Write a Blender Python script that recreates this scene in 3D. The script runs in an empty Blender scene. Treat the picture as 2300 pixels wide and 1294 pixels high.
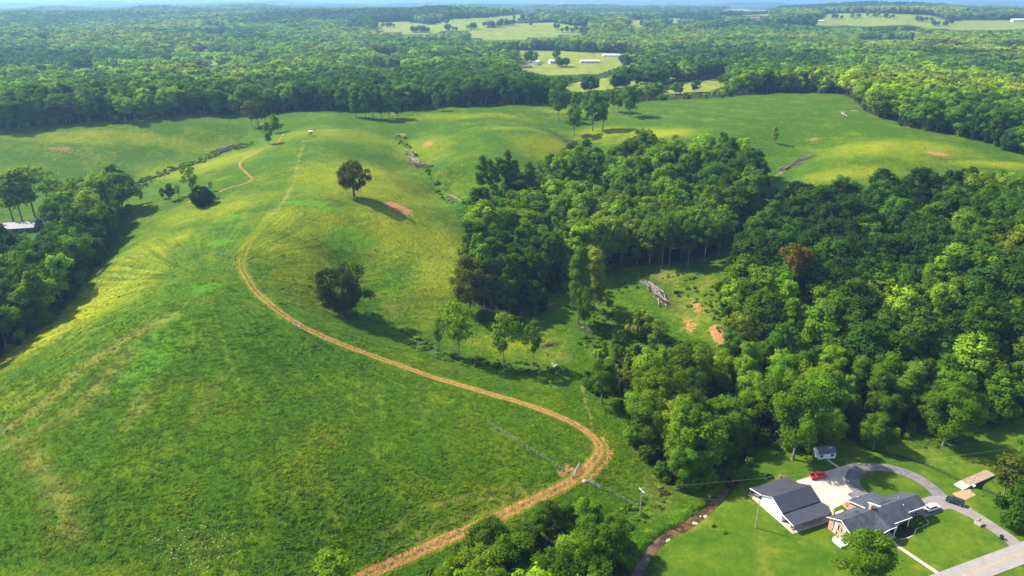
import bpy, math, random
import numpy as np
from mathutils import Vector, Matrix
R = math.radians
S = bpy.context.scene
COL = S.collection
rng = np.random.default_rng(7)
random.seed(7)

# ------------------------------------------------------------------ camera
F, HOR, CH = 1642.0, -15.0, 140.0
P = math.atan((647 - HOR) / F)
cP, sP = math.cos(P), math.sin(P)
cam = bpy.data.cameras.new('camera'); camo = bpy.data.objects.new('camera', cam); COL.objects.link(camo)
cam.sensor_width = 36; cam.lens = 36 * F / 2300; cam.clip_start = 1; cam.clip_end = 60000
camo.location = (0, 0, CH); camo.rotation_euler = (math.pi / 2 - P, 0, 0)
S.camera = camo

def ray(px, py):
    a = (px - 1150) / F; b = (647 - py) / F
    return np.array([a, cP + b * sP, -sP + b * cP])
def up(px, py, z=0.0):
    d = ray(px, py); t = (z - CH) / d[2]
    return np.array([d[0] * t, d[1] * t, z])
def proj(x, y, z):
    """world points to photo pixels"""
    dz = z - CH
    f = y * cP - dz * sP; u = y * sP + dz * cP
    f = np.maximum(f, 1e-3)
    return 1150 + F * x / f, 647 - F * u / f, f

# ------------------------------------------------------------------ terrain height
def vnoise(x, y, seed=0):
    xi = np.floor(x).astype(np.int64); yi = np.floor(y).astype(np.int64)
    fx = x - xi; fy = y - yi
    fx = fx * fx * (3 - 2 * fx); fy = fy * fy * (3 - 2 * fy)
    def h(i, j):
        n = (i * 374761393 + j * 668265263 + seed * 982451653) & 0xFFFFFFFF
        n = ((n ^ (n >> 13)) * 1274126177) & 0xFFFFFFFF
        return ((n ^ (n >> 16)) & 0xFFFF) / 65535.0
    return (h(xi, yi) * (1 - fx) + h(xi + 1, yi) * fx) * (1 - fy) + (h(xi, yi + 1) * (1 - fx) + h(xi + 1, yi + 1) * fx) * fy
def fbm(x, y, seed=0, o=3):
    s = 0; a = 1; t = 0
    for k in range(o):
        s = s + a * vnoise(x * 2 ** k, y * 2 ** k, seed + k); t += a; a *= .5
    return s / t
def sstep(a, b, x):
    t = np.clip((x - a) / (b - a), 0, 1); return t * t * (3 - 2 * t)

CTRL = [  # photo pixel and estimated ground height
 # yard, road, creek side
 (1450,1245,0),(1540,1180,0),(1640,1085,0),(1700,1150,0),(1800,1240,0),(1950,1290,0),(2150,1250,0),(2290,1240,0),(2230,1150,0),(2290,1060,0.6),
 (2100,1060,0),(1950,1060,0),(1830,1030,0),(1750,1060,0),(2000,990,.4),(2200,960,1),(2300,920,2),(1700,1000,.2),(1450,1150,.8),(1400,1080,2),(1450,1020,1.2),
 (1480,900,2.0),(1350,1010,4.5),(1320,880,4.5),(1340,1050,5),(1220,1140,5.5),(1050,1220,5),(900,1275,4.5),(1300,1150,2.5),(1200,1290,1.5),(1050,1300,2.5),(1420,1290,0),
 # near mound
 (1250,1040,7),(1150,1080,8.5),(1000,1140,9),(800,1240,8.5),(1150,980,10),(1000,930,14),(900,1050,14),(750,900,20),(800,1000,17),(600,1000,22),(600,1150,18),(450,1280,13),(700,1290,10),
 (480,900,27),(300,1000,25),(150,1150,21),(0,1290,15),(380,800,31),(380,715,34.5),(200,830,30),(100,950,25),(0,1000,22),(0,830,20),(60,790,20),(180,690,21),(480,640,36.5),(545,590,37),(300,640,29),(300,560,30),(400,570,35),
 (650,720,30),(560,660,34),(750,770,24),(900,830,16),(1050,870,11),(1200,910,7.5),(1290,950,5.5),(700,800,24),
 # left wood valley
 (230,590,20),(100,680,16),(0,720,13),(0,560,17),(-150,650,11),(60,510,19),(-200,480,20),(150,520,20),(280,480,25),(-300,900,9),(-400,1200,9),(-350,750,8),
 # ridge upward
 (620,450,41),(500,500,36.5),(420,450,32),(560,420,37),(650,380,43),(690,300,46),(700,265,46),(620,262,44),(800,258,45),(760,360,43),(800,440,38),(880,470,33),(740,500,37),(700,580,32),(620,560,37.5),
 (870,400,36),(830,330,41),(770,600,24),(780,690,17.5),(880,740,11.5),(920,640,19),(950,560,22),(1000,520,22),(1030,620,15),(960,760,9),(1060,720,9),
 # gully at left and left field
 (560,325,35),(500,335,31),(430,365,27),(340,400,24),(300,420,23),(250,440,22.5),(430,400,31),(520,375,36),(400,330,33),(300,340,33),(150,370,30),(0,400,27),(450,290,42),(560,265,43),(300,278,45),(150,288,44),(0,297,43),(-200,310,41),(-300,420,24),
 # hollow with brush heaps
 (905,320,38),(940,372,31),(990,420,26),(1030,455,22.5),(1080,500,18),(960,330,38.5),(1000,380,35),(1060,440,29),(1100,470,22),
 # second spur
 (1000,270,45),(1130,260,46),(1150,240,46),(950,246,45),(1130,320,43),(1180,380,38),(1100,380,38),(1230,300,43),(1200,440,27),(1240,400,33),
 (1280,318,34.5),(1275,275,40),(1270,236,45),(1300,370,28),(1320,300,38),(1400,300,40.5),(1480,280,44),(1400,232,46),(1560,280,45),(1500,330,40),(1420,340,36),
 (1600,225,46.5),(1720,214,48),(1880,213,48),(1700,270,46),(1640,320,42),(1720,330,38.5),(1800,300,42),(1830,345,36.5),(1785,370,33.5),(1740,400,29),(1720,450,24),(1860,360,38),(1960,330,43),(1950,260,47),
 (2080,345,41.5),(2050,290,45),(2180,318,42),(2300,357,38),(2250,390,36),(2100,400,35),(1950,400,35.5),(1850,400,34),(1980,450,30),(2150,450,31),(2300,440,32),(2500,420,33),
 # middle wood hollow
 (1150,520,16),(1250,480,18),(1350,420,22),(1450,400,27),(1560,400,28),(1660,420,26),(1250,560,12),(1150,620,9),(1350,520,13),(1450,500,15),(1560,500,15),(1650,510,16),(1220,680,6.5),(1290,700,6),(1380,610,8.5),(1500,595,10.5),(1600,580,11.5),
 (1130,780,6.5),(1240,820,5.5),(1040,800,7.5),(1280,770,5.5),
 (1440,680,8.5),(1500,690,9.5),(1560,650,11),(1620,650,12.5),(1600,740,11.5),(1540,760,7.5),(1450,780,5),(1350,800,4.5),(1640,780,9),(1600,850,4),
 # right wood
 (1700,600,15),(1800,560,17),(1800,690,11),(1950,620,14),(2050,560,19),(2200,560,22),(2300,560,25),(2200,700,15),(2300,720,17),(2050,740,9),(1900,780,6),(1750,850,3),(1950,880,1.8),(2150,850,4),(2300,850,6),(1900,480,26),(2150,500,26),(2500,600,27),(2600,800,15),(2600,1050,2),(2500,1300,1),(1800,950,.8),(2000,950,.8),
 # out of frame bottom
 (1150,1500,1.5),(300,1500,9),(-400,1450,11),(1900,1500,0),
 # beyond the field edge
 (0,240,40),(-200,250,38),(300,225,40),(600,215,40),(900,205,40),(1200,200,40),(1500,195,43),(1400,183,46),(1560,168,46),(1300,192,44),(1600,155,46),(1450,215,42),(1800,185,41),(2100,205,41),(2300,250,38),(2600,300,34),(2800,420,30),
]
pts = np.array([up(a, b, z) for a, b, z in CTRL])
SC = 200.0
def _k(r2): return np.where(r2 > 0, r2 * np.log(np.maximum(r2, 1e-12)), 0) * .5
def _fit(p, lam=2e-4):
    n = len(p); X = p[:, :2] / SC
    r2 = ((X[:, None] - X[None]) ** 2).sum(-1)
    A = np.zeros((n + 3, n + 3)); A[:n, :n] = _k(r2) + lam * np.eye(n)
    A[:n, n] = 1; A[:n, n + 1:] = X; A[n, :n] = 1; A[n + 1:, :n] = X.T
    b = np.zeros(n + 3); b[:n] = p[:, 2]
    return X, np.linalg.solve(A, b)
TX, TW = _fit(pts)
def tps(x, y):
    sh = np.shape(x); q = np.stack([np.ravel(x), np.ravel(y)], 1) / SC
    out = np.empty(len(q))
    for i in range(0, len(q), 20000):
        c = q[i:i + 20000]
        r2 = ((c[:, None, 0] - TX[None, :, 0]) ** 2 + (c[:, None, 1] - TX[None, :, 1]) ** 2)
        out[i:i + 20000] = _k(r2) @ TW[:-3] + TW[-3] + c @ TW[-2:]
    return out.reshape(sh)

def dpoly(x, y, pl):
    """distance to polyline, signed lateral distance, arc length"""
    best = np.full(np.shape(x), 1e9); lat = np.full(np.shape(x), 1e9); arc = np.zeros(np.shape(x)); s0 = 0.
    for a, b in zip(pl[:-1], pl[1:]):
        ex, ey = b[0] - a[0], b[1] - a[1]; L = math.hypot(ex, ey)
        if L < 1e-6: continue
        t = np.clip(((x - a[0]) * ex + (y - a[1]) * ey) / L ** 2, 0, 1)
        dx = x - a[0] - t * ex; dy = y - a[1] - t * ey
        d = np.hypot(dx, dy); m = d < best
        best = np.where(m, d, best); lat = np.where(m, np.sign(ex * dy - ey * dx) * d, lat); arc = np.where(m, s0 + t * L, arc)
        s0 += L
    return best, lat, arc
def smooth_line(p, step=2.0):
    """Catmull-Rom through world points, resampled"""
    p = np.asarray(p, float); q = np.vstack([2 * p[0] - p[1], p, 2 * p[-1] - p[-2]]); out = []
    for i in range(1, len(q) - 2):
        n = max(2, int(np.linalg.norm(q[i + 1] - q[i]) / step))
        for t in np.linspace(0, 1, n, endpoint=False):
            out.append(.5 * ((2 * q[i]) + (-q[i - 1] + q[i + 1]) * t + (2 * q[i - 1] - 5 * q[i] + 4 * q[i + 1] - q[i + 2]) * t * t + (-q[i - 1] + 3 * q[i] - 3 * q[i + 1] + q[i + 2]) * t ** 3))
    out.append(p[-1]); return np.array(out)
def inpoly(x, y, poly):
    r = np.zeros(np.shape(x), bool); n = len(poly)
    for i in range(n):
        x0, y0 = poly[i][0], poly[i][1]; x1, y1 = poly[i - 1][0], poly[i - 1][1]
        if y0 == y1: continue
        r ^= ((y0 > y) != (y1 > y)) & (x < (x1 - x0) * (y - y0) / (y1 - y0) + x0)
    return r

CREEK = smooth_line([up(a, b, 0)[:2] for a, b in [(1380,1380),(1425,1300),(1452,1245),(1492,1205),(1540,1178),(1580,1148),(1610,1118),(1645,1080),(1672,1030),(1700,985),(1715,930),(1690,870),(1640,820)]])
DITCH = smooth_line([up(a, b, 0)[:2] for a, b in [(1900,975),(1960,1005),(2020,1019),(2060,1031),(2110,1050),(2165,1077),(2200,1090),(2260,1113),(2330,1140)]])

BUMPS = []   # far rises carrying the open fields: (pixel, height of ground, radius along x, along y, added height)
def far_z(x, y):
    r = np.hypot(x, y)
    a = 6 + 40 * sstep(1000, 4800, r) + 20 * sstep(5000, 14000, r)
    z = 33 + a * (2 * fbm(x / 800 + 3.3, y / 520 + 1.7, 5, 3) - 1.05)
    for bx, by, rx, ry, hh in BUMPS:
        z = z + hh * np.exp(-((x - bx) / rx) ** 2 - ((y - by) / ry) ** 2)
    az = np.arctan2(x, y); q_ = vnoise(az * 9 + 20, az * 0 + 2, 41); q2 = vnoise(az * 7 + 40, az * 0 + 5, 43)
    z = z + 30 * q_ * np.exp(-((r - 2500 - 500 * q2) / 330) ** 2) + 26 * q2 * np.exp(-((r - 4300 - 600 * q_) / 420) ** 2)
    z = z - 70 * sstep(4900 + 500 * q2, 8500, r) + 34 * vnoise(x / 1500, y / 700, 51) * sstep(6500, 8500, r) + 75 * sstep(13000, 19000, r) * fbm(x / 3000 + 7, y / 2200, 11, 3)
    return np.clip(z, -95, 105)
for (a, b, z, rx, ry, hh) in [(1050,50,40,420,350,26),(1230,68,40,330,260,16),(1900,42,45,700,420,30),(2200,52,40,400,350,18),(1250,124,36,130,130,8),(1480,170,38,190,60,3)]:
    q = up(a, b, z); BUMPS.append((q[0], q[1], rx, ry, hh))

def T(x, y, carve=True):
    x = np.asarray(x, float); y = np.asarray(y, float)
    r = np.hypot(x, y - 60); w = sstep(760, 1080, r)
    near = np.zeros(np.shape(x)); m = w < 1
    if np.ndim(x) == 0: near = tps(x[None], y[None])[0]
    else: near[m] = tps(x[m], y[m])
    near = np.clip(near, -8, 60)
    rough = .5 * (vnoise(x / 23, y / 23, 3) - .5) + .28 * (vnoise(x / 7, y / 7, 4) - .5)
    yard = sstep(58, 66, x + .0 * y) * sstep(212, 203, y) * sstep(175, 160, x)
    near = (near + rough * 1.4) * (1 - yard)
    z = near * (1 - w) + far_z(x, y) * w
    if carve:
        box = (x > 0) & (x < 220) & (y > 90) & (y < 260)
        if np.any(box):
            bx = x[box] if np.ndim(x) else x; by = y[box] if np.ndim(x) else y
            d, _, _ = dpoly(bx, by, CREEK); cz = -1.6 * np.exp(-(d / 1.75) ** 4) - .25 * np.exp(-(d / 6) ** 2)
            d2, _, _ = dpoly(bx, by, DITCH); cz = cz - .9 * np.exp(-(d2 / 1.3) ** 2) - .3 * np.exp(-(d2 / 5) ** 2)
            if np.ndim(x): z[box] += cz
            else: z = z + cz
    return z
def hit(px, py):
    """where the line of sight of a photo pixel meets the ground"""
    d = ray(px, py); t = np.geomspace(120, 12000, 700)
    X, Y, Z = d[0] * t, d[1] * t, CH + d[2] * t
    g = Z - T(X, Y, False); k = np.argmax(g < 0)
    lo, hi = t[k - 1], t[k]
    for _ in range(14):
        m = .5 * (lo + hi)
        if CH + d[2] * m - float(T(np.array([d[0] * m]), np.array([d[1] * m]), False)[0]) < 0: hi = m
        else: lo = m
    return np.array([d[0] * hi, d[1] * hi, CH + d[2] * hi])
def hits(l): return [hit(a, b) for a, b in l]
def hit2(l): return [hit(a, b)[:2] for a, b in l]

# ------------------------------------------------------------------ node helpers
class NT:
    def __init__(s, tree): s.t = tree; s.t.nodes.clear()
    def n(s, typ, inp=None, **kw):
        nd = s.t.nodes.new(typ)
        for k, v in kw.items(): setattr(nd, k, v)
        for k, v in (inp or {}).items(): s.set(nd, k, v)
        return nd
    def set(s, nd, k, v):
        sk = nd.inputs[k]
        if hasattr(v, 'is_output'): s.t.links.new(v, sk)
        elif hasattr(v, 'outputs'): s.t.links.new(v.outputs[0], sk)
        else: sk.default_value = v
    def math(s, op, a, b=0.0, c=0.0, clamp=False):
        nd = s.n('ShaderNodeMath', operation=op, use_clamp=clamp)
        s.set(nd, 0, a); s.set(nd, 1, b)
        if op in ('MULTIPLY_ADD', 'COMPARE', 'SMOOTH_MIN', 'SMOOTH_MAX'): s.set(nd, 2, c)
        return nd.outputs[0]
    def ramp(s, x, a, b):
        nd = s.n('ShaderNodeMapRange', clamp=True, interpolation_type='SMOOTHSTEP'); s.set(nd, 0, x); s.set(nd, 1, a); s.set(nd, 2, b); return nd.outputs[0]
    def mix(s, f, a, b, mode='MIX'):
        nd = s.n('ShaderNodeMix', data_type='RGBA', blend_type=mode); s.set(nd, 0, f); s.set(nd, 6, a); s.set(nd, 7, b); return nd.outputs[2]
    def noise(s, vec, sc, det=2.0, rough=.5, dist=0.):
        nd = s.n('ShaderNodeTexNoise', {'Scale': sc, 'Detail': det, 'Roughness': rough, 'Distortion': dist}); s.t.links.new(vec, nd.inputs['Vector']); return nd.outputs['Fac']
    def attr(s, name, typ='GEOMETRY', out='Fac'):
        return s.n('ShaderNodeAttribute', attribute_name=name, attribute_type=typ).outputs[out]
def mat(name):
    m = bpy.data.materials.new(name); m.use_nodes = True; return m, NT(m.node_tree)
def c4(c): return (c[0], c[1], c[2], 1.)
def pbr(name, col, rough=.7, metal=0., var=.12, scale=3., col2=None, bump=0., spec=.3):
    m, t = mat(name); geo = t.n('ShaderNodeTexCoord').outputs['Object']
    a = t.noise(geo, scale, 4., .6); b = t.noise(geo, scale * 7, 2.)
    f = t.math('MULTIPLY_ADD', b, .4, t.math('MULTIPLY', a, .6))
    c2 = col2 or tuple(x * (1 - 2.2 * var) for x in col)
    hi = tuple(min(1, x * (1 + var)) for x in col)
    color = t.mix(t.ramp(f, .3, .7), c4(c2), c4(hi))
    bs = t.n('ShaderNodeBsdfPrincipled', {'Base Color': color, 'Roughness': rough, 'Metallic': metal, 'Specular IOR Level': spec})
    if bump:
        bp = t.n('ShaderNodeBump', {'Strength': bump, 'Distance': .05, 'Height': f}); t.set(bs, 'Normal', bp.outputs[0])
    t.n('ShaderNodeOutputMaterial', {'Surface': bs}); return m

# ------------------------------------------------------------------ object helpers
def tag(o, label=None, cat=None, group=None, kind=None):
    if label: o['label'] = label
    if cat: o['category'] = cat
    if group: o['group'] = group
    if kind: o['kind'] = kind
    return o
def empty(name, loc, rz=0., **kw):
    o = bpy.data.objects.new(name, None); COL.objects.link(o); o.location = loc; o.rotation_euler = (0, 0, rz); o.empty_display_size = .5
    return tag(o, **kw)
def mesh_np(name, v, f, mats=None, smooth=False, mi=None):
    me = bpy.data.meshes.new(name); v = np.asarray(v, np.float32); f = np.asarray(f, np.int32)
    n = f.shape[1]; me.vertices.add(len(v)); me.vertices.foreach_set('co', v.ravel())
    me.loops.add(f.size); me.loops.foreach_set('vertex_index', f.ravel())
    me.polygons.add(len(f)); me.polygons.foreach_set('loop_start', np.arange(0, f.size, n, dtype=np.int32))
    if mi is not None: me.polygons.foreach_set('material_index', np.asarray(mi, np.int32))
    me.polygons.foreach_set('use_smooth', np.full(len(f), smooth, bool))
    me.update(calc_edges=True)
    for m in mats or []: me.materials.append(m)
    return me
def link(name, me, parent=None, **kw):
    o = bpy.data.objects.new(name, me); COL.objects.link(o)
    if parent: o.parent = parent
    return tag(o, **kw)
class MB:
    def __init__(s): s.v = []; s.f = []; s.m = []
    def add(s, v, f, mi=0):
        k = len(s.v); s.v += [tuple(map(float, p)) for p in v]; s.f += [tuple(i + k for i in q) for q in f]; s.m += [mi] * len(f); return s
    def box(s, a, b, mi=0, rz=0., piv=None):
        x0, y0, z0 = a; x1, y1, z1 = b
        v = [(x0,y0,z0),(x1,y0,z0),(x1,y1,z0),(x0,y1,z0),(x0,y0,z1),(x1,y0,z1),(x1,y1,z1),(x0,y1,z1)]
        if rz:
            px, py = piv or ((x0 + x1) / 2, (y0 + y1) / 2); c, n = math.cos(rz), math.sin(rz)
            v = [(px + (x - px) * c - (y - py) * n, py + (x - px) * n + (y - py) * c, z) for x, y, z in v]
        return s.add(v, [(0,3,2,1),(4,5,6,7),(0,1,5,4),(1,2,6,5),(2,3,7,6),(3,0,4,7)], mi)
    def slab(s, quad, th, mi=0):
        """a quad (4 corners, counter-clockwise from above) given thickness downward"""
        q = [tuple(p) for p in quad]; n = len(q); b = [(x, y, z - th) for x, y, z in q]
        return s.add(q + b, [tuple(range(n)), tuple(range(2 * n - 1, n - 1, -1))] + [(i, i + n, (i + 1) % n + n, (i + 1) % n) for i in range(n)], mi)
    def prism(s, prof, x0, x1, mi=0):
        """profile of (y, z) points swept along x"""
        n = len(prof); v = [(x0, y, z) for y, z in prof] + [(x1, y, z) for y, z in prof]
        return s.add(v, [tuple(range(n - 1, -1, -1)), tuple(range(n, 2 * n))] + [(i, (i + 1) % n, (i + 1) % n + n, i + n) for i in range(n)], mi)
    def tube(s, p, r, seg=6, mi=0, cap=True):
        p = [Vector(q) for q in p]; r = r if hasattr(r, '__len__') else [r] * len(p); rings = []
        for i, q in enumerate(p):
            d = (p[min(i + 1, len(p) - 1)] - p[max(i - 1, 0)]).normalized()
            a = d.orthogonal().normalized() if abs(d.z) < .9 else Vector((1, 0, 0)) - d * d.x
            a.normalize(); b = d.cross(a)
            rings.append([q + (a * math.cos(2 * math.pi * k / seg) + b * math.sin(2 * math.pi * k / seg)) * r[i] for k in range(seg)])
        v = [c for g in rings for c in g]; f = []
        for i in range(len(p) - 1):
            for k in range(seg):
                f.append((i * seg + k, i * seg + (k + 1) % seg, (i + 1) * seg + (k + 1) % seg, (i + 1) * seg + k))
        if cap: f += [tuple(range(seg - 1, -1, -1)), tuple(range((len(p) - 1) * seg, len(p) * seg))]
        return s.add(v, f, mi)
    def mesh(s, name, mats):
        me = bpy.data.meshes.new(name); me.from_pydata(s.v, [], s.f); me.update()
        for m in (mats if isinstance(mats, (list, tuple)) else [mats]): me.materials.append(m)
        me.polygons.foreach_set('material_index', s.m); return me
    def obj(s, name, mats, parent=None, bevel=0., smooth=False, **kw):
        o = link(name, s.mesh(name, mats), parent, **kw)
        if bevel:
            b = o.modifiers.new('bevel', 'BEVEL'); b.width = bevel; b.segments = 2; b.limit_method = 'ANGLE'
        if smooth:
            for q in o.data.polygons: q.use_smooth = True
        return o
def copy_tree(o, parent=None):
    c = o.copy(); COL.objects.link(c); c.parent = parent
    for ch in list(o.children): copy_tree(ch, c)
    return c

# ------------------------------------------------------------------ ground sheet
def axis(a, b, step, out_a, out_b, g=1.045, mid=None):
    xs = list(np.arange(a, b + step / 2, step)); l = []; x, d = a, step
    while x > out_a: d = min(d * g, 260); x -= d; l.append(x)
    r = []; x, d = b, step
    while x < out_b: d = min(d * g, 260); x += d; r.append(x)
    return np.array(l[::-1] + xs + r)
GX = axis(-240, 240, 1.0, -24000, 24000)
GY = axis(120, 470, 1.0, -600, 27000, 1.03)
gx, gy = np.meshgrid(GX, GY)
gz = T(gx, gy)
NXg, NYg = len(GX), len(GY)
def ground(x, y):
    """height of the built sheet (bilinear)"""
    x = np.asarray(x, float); y = np.asarray(y, float)
    i = np.clip(np.searchsorted(GX, x) - 1, 0, NXg - 2); j = np.clip(np.searchsorted(GY, y) - 1, 0, NYg - 2)
    fx = (x - GX[i]) / (GX[i + 1] - GX[i]); fy = (y - GY[j]) / (GY[j + 1] - GY[j])
    return (gz[j, i] * (1 - fx) + gz[j, i + 1] * fx) * (1 - fy) + (gz[j + 1, i] * (1 - fx) + gz[j + 1, i + 1] * fx) * fy
def g1(x, y): return float(ground(np.array([x]), np.array([y]))[0])
def at(px, py):
    q = hit(px, py); return Vector((q[0], q[1], g1(q[0], q[1])))

vx, vy, vz = gx.ravel(), gy.ravel(), gz.ravel(); NV = len(vx)
vr = np.hypot(vx, vy); ppx, ppy, ppf = proj(vx, vy, vz)
A = {k: np.zeros(NV) for k in ('soil', 'bright', 'litter', 'dry', 'yel', 'pale', 'lawn', 'tws', 'flower', 'rank')}
A['track'] = np.full(NV, 50.)
def stroke(k, line, w, val, sub=None, world=False):
    l = smooth_line(line if world else hit2(line), 3.0)
    b = l.min(0) - 4 * w - 2, l.max(0) + 4 * w + 2
    m = np.where((vx > b[0][0]) & (vx < b[1][0]) & (vy > b[0][1]) & (vy < b[1][1]))[0]
    d, _, _ = dpoly(vx[m], vy[m], l)
    A[k][m] = np.maximum(A[k][m], val * np.exp(-(d / w) ** 2))
def blob(k, px, py, rx, ry, val, rot=0.):
    c = hit(px, py); s = np.linalg.norm(c - np.array([0, 0, CH])) / F
    ax = rx * s; ay = ry * s * 2.2
    dx, dy = vx - c[0], vy - c[1]; cr, sr = math.cos(rot), math.sin(rot)
    e = ((dx * cr + dy * sr) / ax) ** 2 + ((-dx * sr + dy * cr) / ay) ** 2
    A[k] = np.maximum(A[k], val * np.exp(-e ** 1.5))
def area(k, poly, val, soft=4., jit=0.):
    w = np.array(hit2(poly)); b = w.min(0) - 3 * soft, w.max(0) + 3 * soft
    m = np.where((vx > b[0][0]) & (vx < b[1][0]) & (vy > b[0][1]) & (vy < b[1][1]))[0]
    d, _, _ = dpoly(vx[m], vy[m], np.vstack([w, w[:1]])); i = inpoly(vx[m], vy[m], w)
    s = np.where(i, d, -d); A[k][m] = np.maximum(A[k][m], val * sstep(-soft, soft, s)); return w

# the dirt track: lower part (bottom edge of the photo up to the ridge)
TRACK_PX = [(760,1335),(830,1288),(940,1240),(1060,1187),(1180,1132),(1270,1088),(1320,1050),(1345,1015),(1335,985),(1290,952),(1220,922),(1130,893),(1040,867),(940,836),(840,800),(740,762),(660,722),(600,678),(560,635),(542,595),(550,565),(570,530),(592,505),(606,488)]
TRACK = smooth_line(hit2(TRACK_PX), 1.5)
m = np.where((vx > -160) & (vx < 120) & (vy > 110) & (vy < 420))[0]
d, lat, arc = dpoly(vx[m], vy[m], TRACK); A['track'][m] = np.where(d < 30, lat, 50.)
tl = dpoly(TRACK[:, 0], TRACK[:, 1], TRACK)[2]; TL = tl.max()
A['tws'][m] = np.where(d < 14, .30 + .70 * sstep(TL * .95, TL * .45, arc), 0)
stroke('soil', [(1350,985),(1362,1020),(1352,1040),(1330,1060),(1310,1078)], 2.6, .72)
stroke('soil', [(1300,955),(1330,975),(1345,1000)], 2.4, .62)
stroke('soil', [(1265,1062),(1285,1050),(1292,1072)], 2.5, .62)
stroke('soil', [(1332,975),(1322,925),(1312,890),(1310,850)], 1.0, .6)
stroke('soil', [(1240,1005),(1180,1090),(1090,1120),(980,1160)], 1.0, .22)
stroke('soil', [(1000,1205),(960,1215),(930,1228)], 2.0, .5)
for l in ([(1280,1090),(1150,1115),(1040,1120),(940,1150),(860,1200)], [(1290,1078),(1180,1098),(1100,1100),(1000,1130)], [(1240,1108),(1100,1145),(980,1180),(880,1230)]):
    stroke('dry', l, .9, .8)
stroke('soil', [(1235,672),(1270,720),(1290,780),(1300,850),(1310,890)], 2.5, .30)
blob('soil', 1240, 683, 22, 10, .55)
# narrow cattle path and faint wheel marks on the ridge
stroke('soil', [(636,300),(622,322),(590,335),(545,360),(540,376),(555,390),(566,402),(552,412),(520,420),(470,440),(420,455)], 1.0, .78)
for o in (-4, 4): stroke('bright', [(606 + o,488),(635 + o,455),(655 + o,420),(668 + o,370),(678 + o,335),(690 + o,300)], 1.2, .42)
stroke('dry', [(606,488),(635,455),(655,420),(668,370),(678,335),(690,302)], 1.6, .8); stroke('soil', [(608,486),(628,462),(640,446)], 1.2, .5); stroke('soil', [(640,446),(655,420),(668,370),(678,335)], 1.1, .44)
# bare red soil
blob('soil', 897, 467, 38, 13, 1.0, -.5); blob('soil', 880, 461, 22, 8, .95); blob('soil', 960, 322, 16, 14, .66); blob('soil', 900, 302, 22, 8, .55)
blob('soil', 1612, 750, 17, 19, .95); blob('soil', 1565, 690, 16, 26, .62); blob('soil', 1550, 730, 16, 22, .6); blob('soil', 1520, 640, 14, 9, .5); blob('soil', 1585, 800, 26, 16, .5)
for a in ((1540,690,60,60),(1490,620,50,26),(1585,640,40,40)): blob('dry', *a, .85)
blob('soil', 2105, 345, 32, 10, .68); blob('soil', 1830, 313, 16, 6, .6); blob('soil', 1432, 290, 14, 5, .6); blob('soil', 940, 372, 30, 8, .5); blob('soil', 140, 335, 40, 8, .5); blob('soil', 1500, 600, 30, 8, .5)
stroke('soil', [(1728,425),(1735,400),(1760,385)], 2.2, .55); blob('soil', 1100, 440, 24, 14, .5); blob('soil', 1120, 480, 24, 14, .45)
blob('soil', 1245, 820, 14, 8, .4); blob('soil', 1690, 1130, 14, 14, .35); blob('soil', 2165, 1120, 1, 1, .1)
for l in ([(0,970),(110,900),(220,800),(330,735),(385,708)], [(20,1000),(150,935),(240,850),(300,790)], [(60,1010),(140,1120),(160,1200)]):
    stroke('dry', l, 4.2, .8)
for (a, b, rx, ry, v) in [(472,890,16,60,.62),(320,905,26,40,.6),(140,1120,26,26,.55),(230,880,40,40,.4),(520,900,20,20,.4),(440,1230,70,16,.45),(430,600,26,10,.55),(810,420,60,26,.6),(720,440,60,20,.45),(1560,700,70,60,.6),(1480,1110,40,34,.85),(1440,1010,30,20,.6),(1250,800,40,16,.8),(2100,1030,60,14,.5),(1000,820,40,10,.5),(180,345,90,16,.5),(1050,280,60,9,.45),(1480,265,80,10,.4),(1850,400,90,12,.5),(2050,420,60,10,.4),(560,255,60,4,.4),(150,300,160,6,.5),(780,650,40,26,.3),(880,700,40,26,.5),(1600,225,100,5,.5),(1150,240,160,5,.4)]: blob('dry', a, b, rx, ry, v)
# lush clover patches
for (a, b, rx, ry, v) in [(680,455,70,10,1),(690,420,36,10,.85),(720,380,20,5,.8),(800,535,60,16,.9),(760,550,40,10,.9),(495,545,28,12,1),(450,648,44,15,1),(520,490,34,14,.7),(740,470,44,8,.8),(340,800,60,66,.75),(380,720,30,12,.6),(300,900,70,40,.35),(560,760,90,60,.25),(1390,1190,80,40,.5),(1500,1150,60,40,.6),(700,1290,60,40,.4),(900,900,160,50,.25)]: blob('bright', a, b, rx, ry, v)
stroke('bright', [(960,395),(985,425),(1040,475),(1090,500)], 6, .45); stroke('bright', [(910,330),(930,360)], 6, .5)
# sun-bleached, yellower sward on the ridges and spurs
for (a, b, rx, ry, v) in [(820,400,150,70,.8),(950,330,70,40,.8),(900,520,150,60,.75),(1250,350,90,40,1),(470,370,120,40,1),(300,310,200,12,.6),(760,300,140,30,.7),(990,600,60,90,.9),(700,620,60,50,.6),(1050,260,160,16,.5),(1480,300,90,26,.9),(2000,330,140,30,.8),(1900,390,90,20,.8),(1350,300,60,26,.8),(200,690,130,60,.9),(60,780,70,40,.9),(480,470,130,40,.6),(330,560,100,50,.6),(130,310,130,10,.6),(2250,370,90,10,.9),(1280,250,80,10,.6),(640,560,90,40,.5),(700,500,120,40,.6),(1180,290,90,12,.5),(450,330,90,12,.5),(2170,280,60,10,.5),(1150,770,120,20,.6)]: blob('yel', a, b, rx, ry, v)
for (a, b, rx, ry, v) in [(210,660,120,40,1),(100,760,80,30,.8),(980,590,70,60,.8),(620,1160,260,80,.3),(430,1230,120,30,.8),(640,900,160,60,.3),(900,600,80,60,.4)]: blob('flower', a, b, rx, ry, v)
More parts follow.
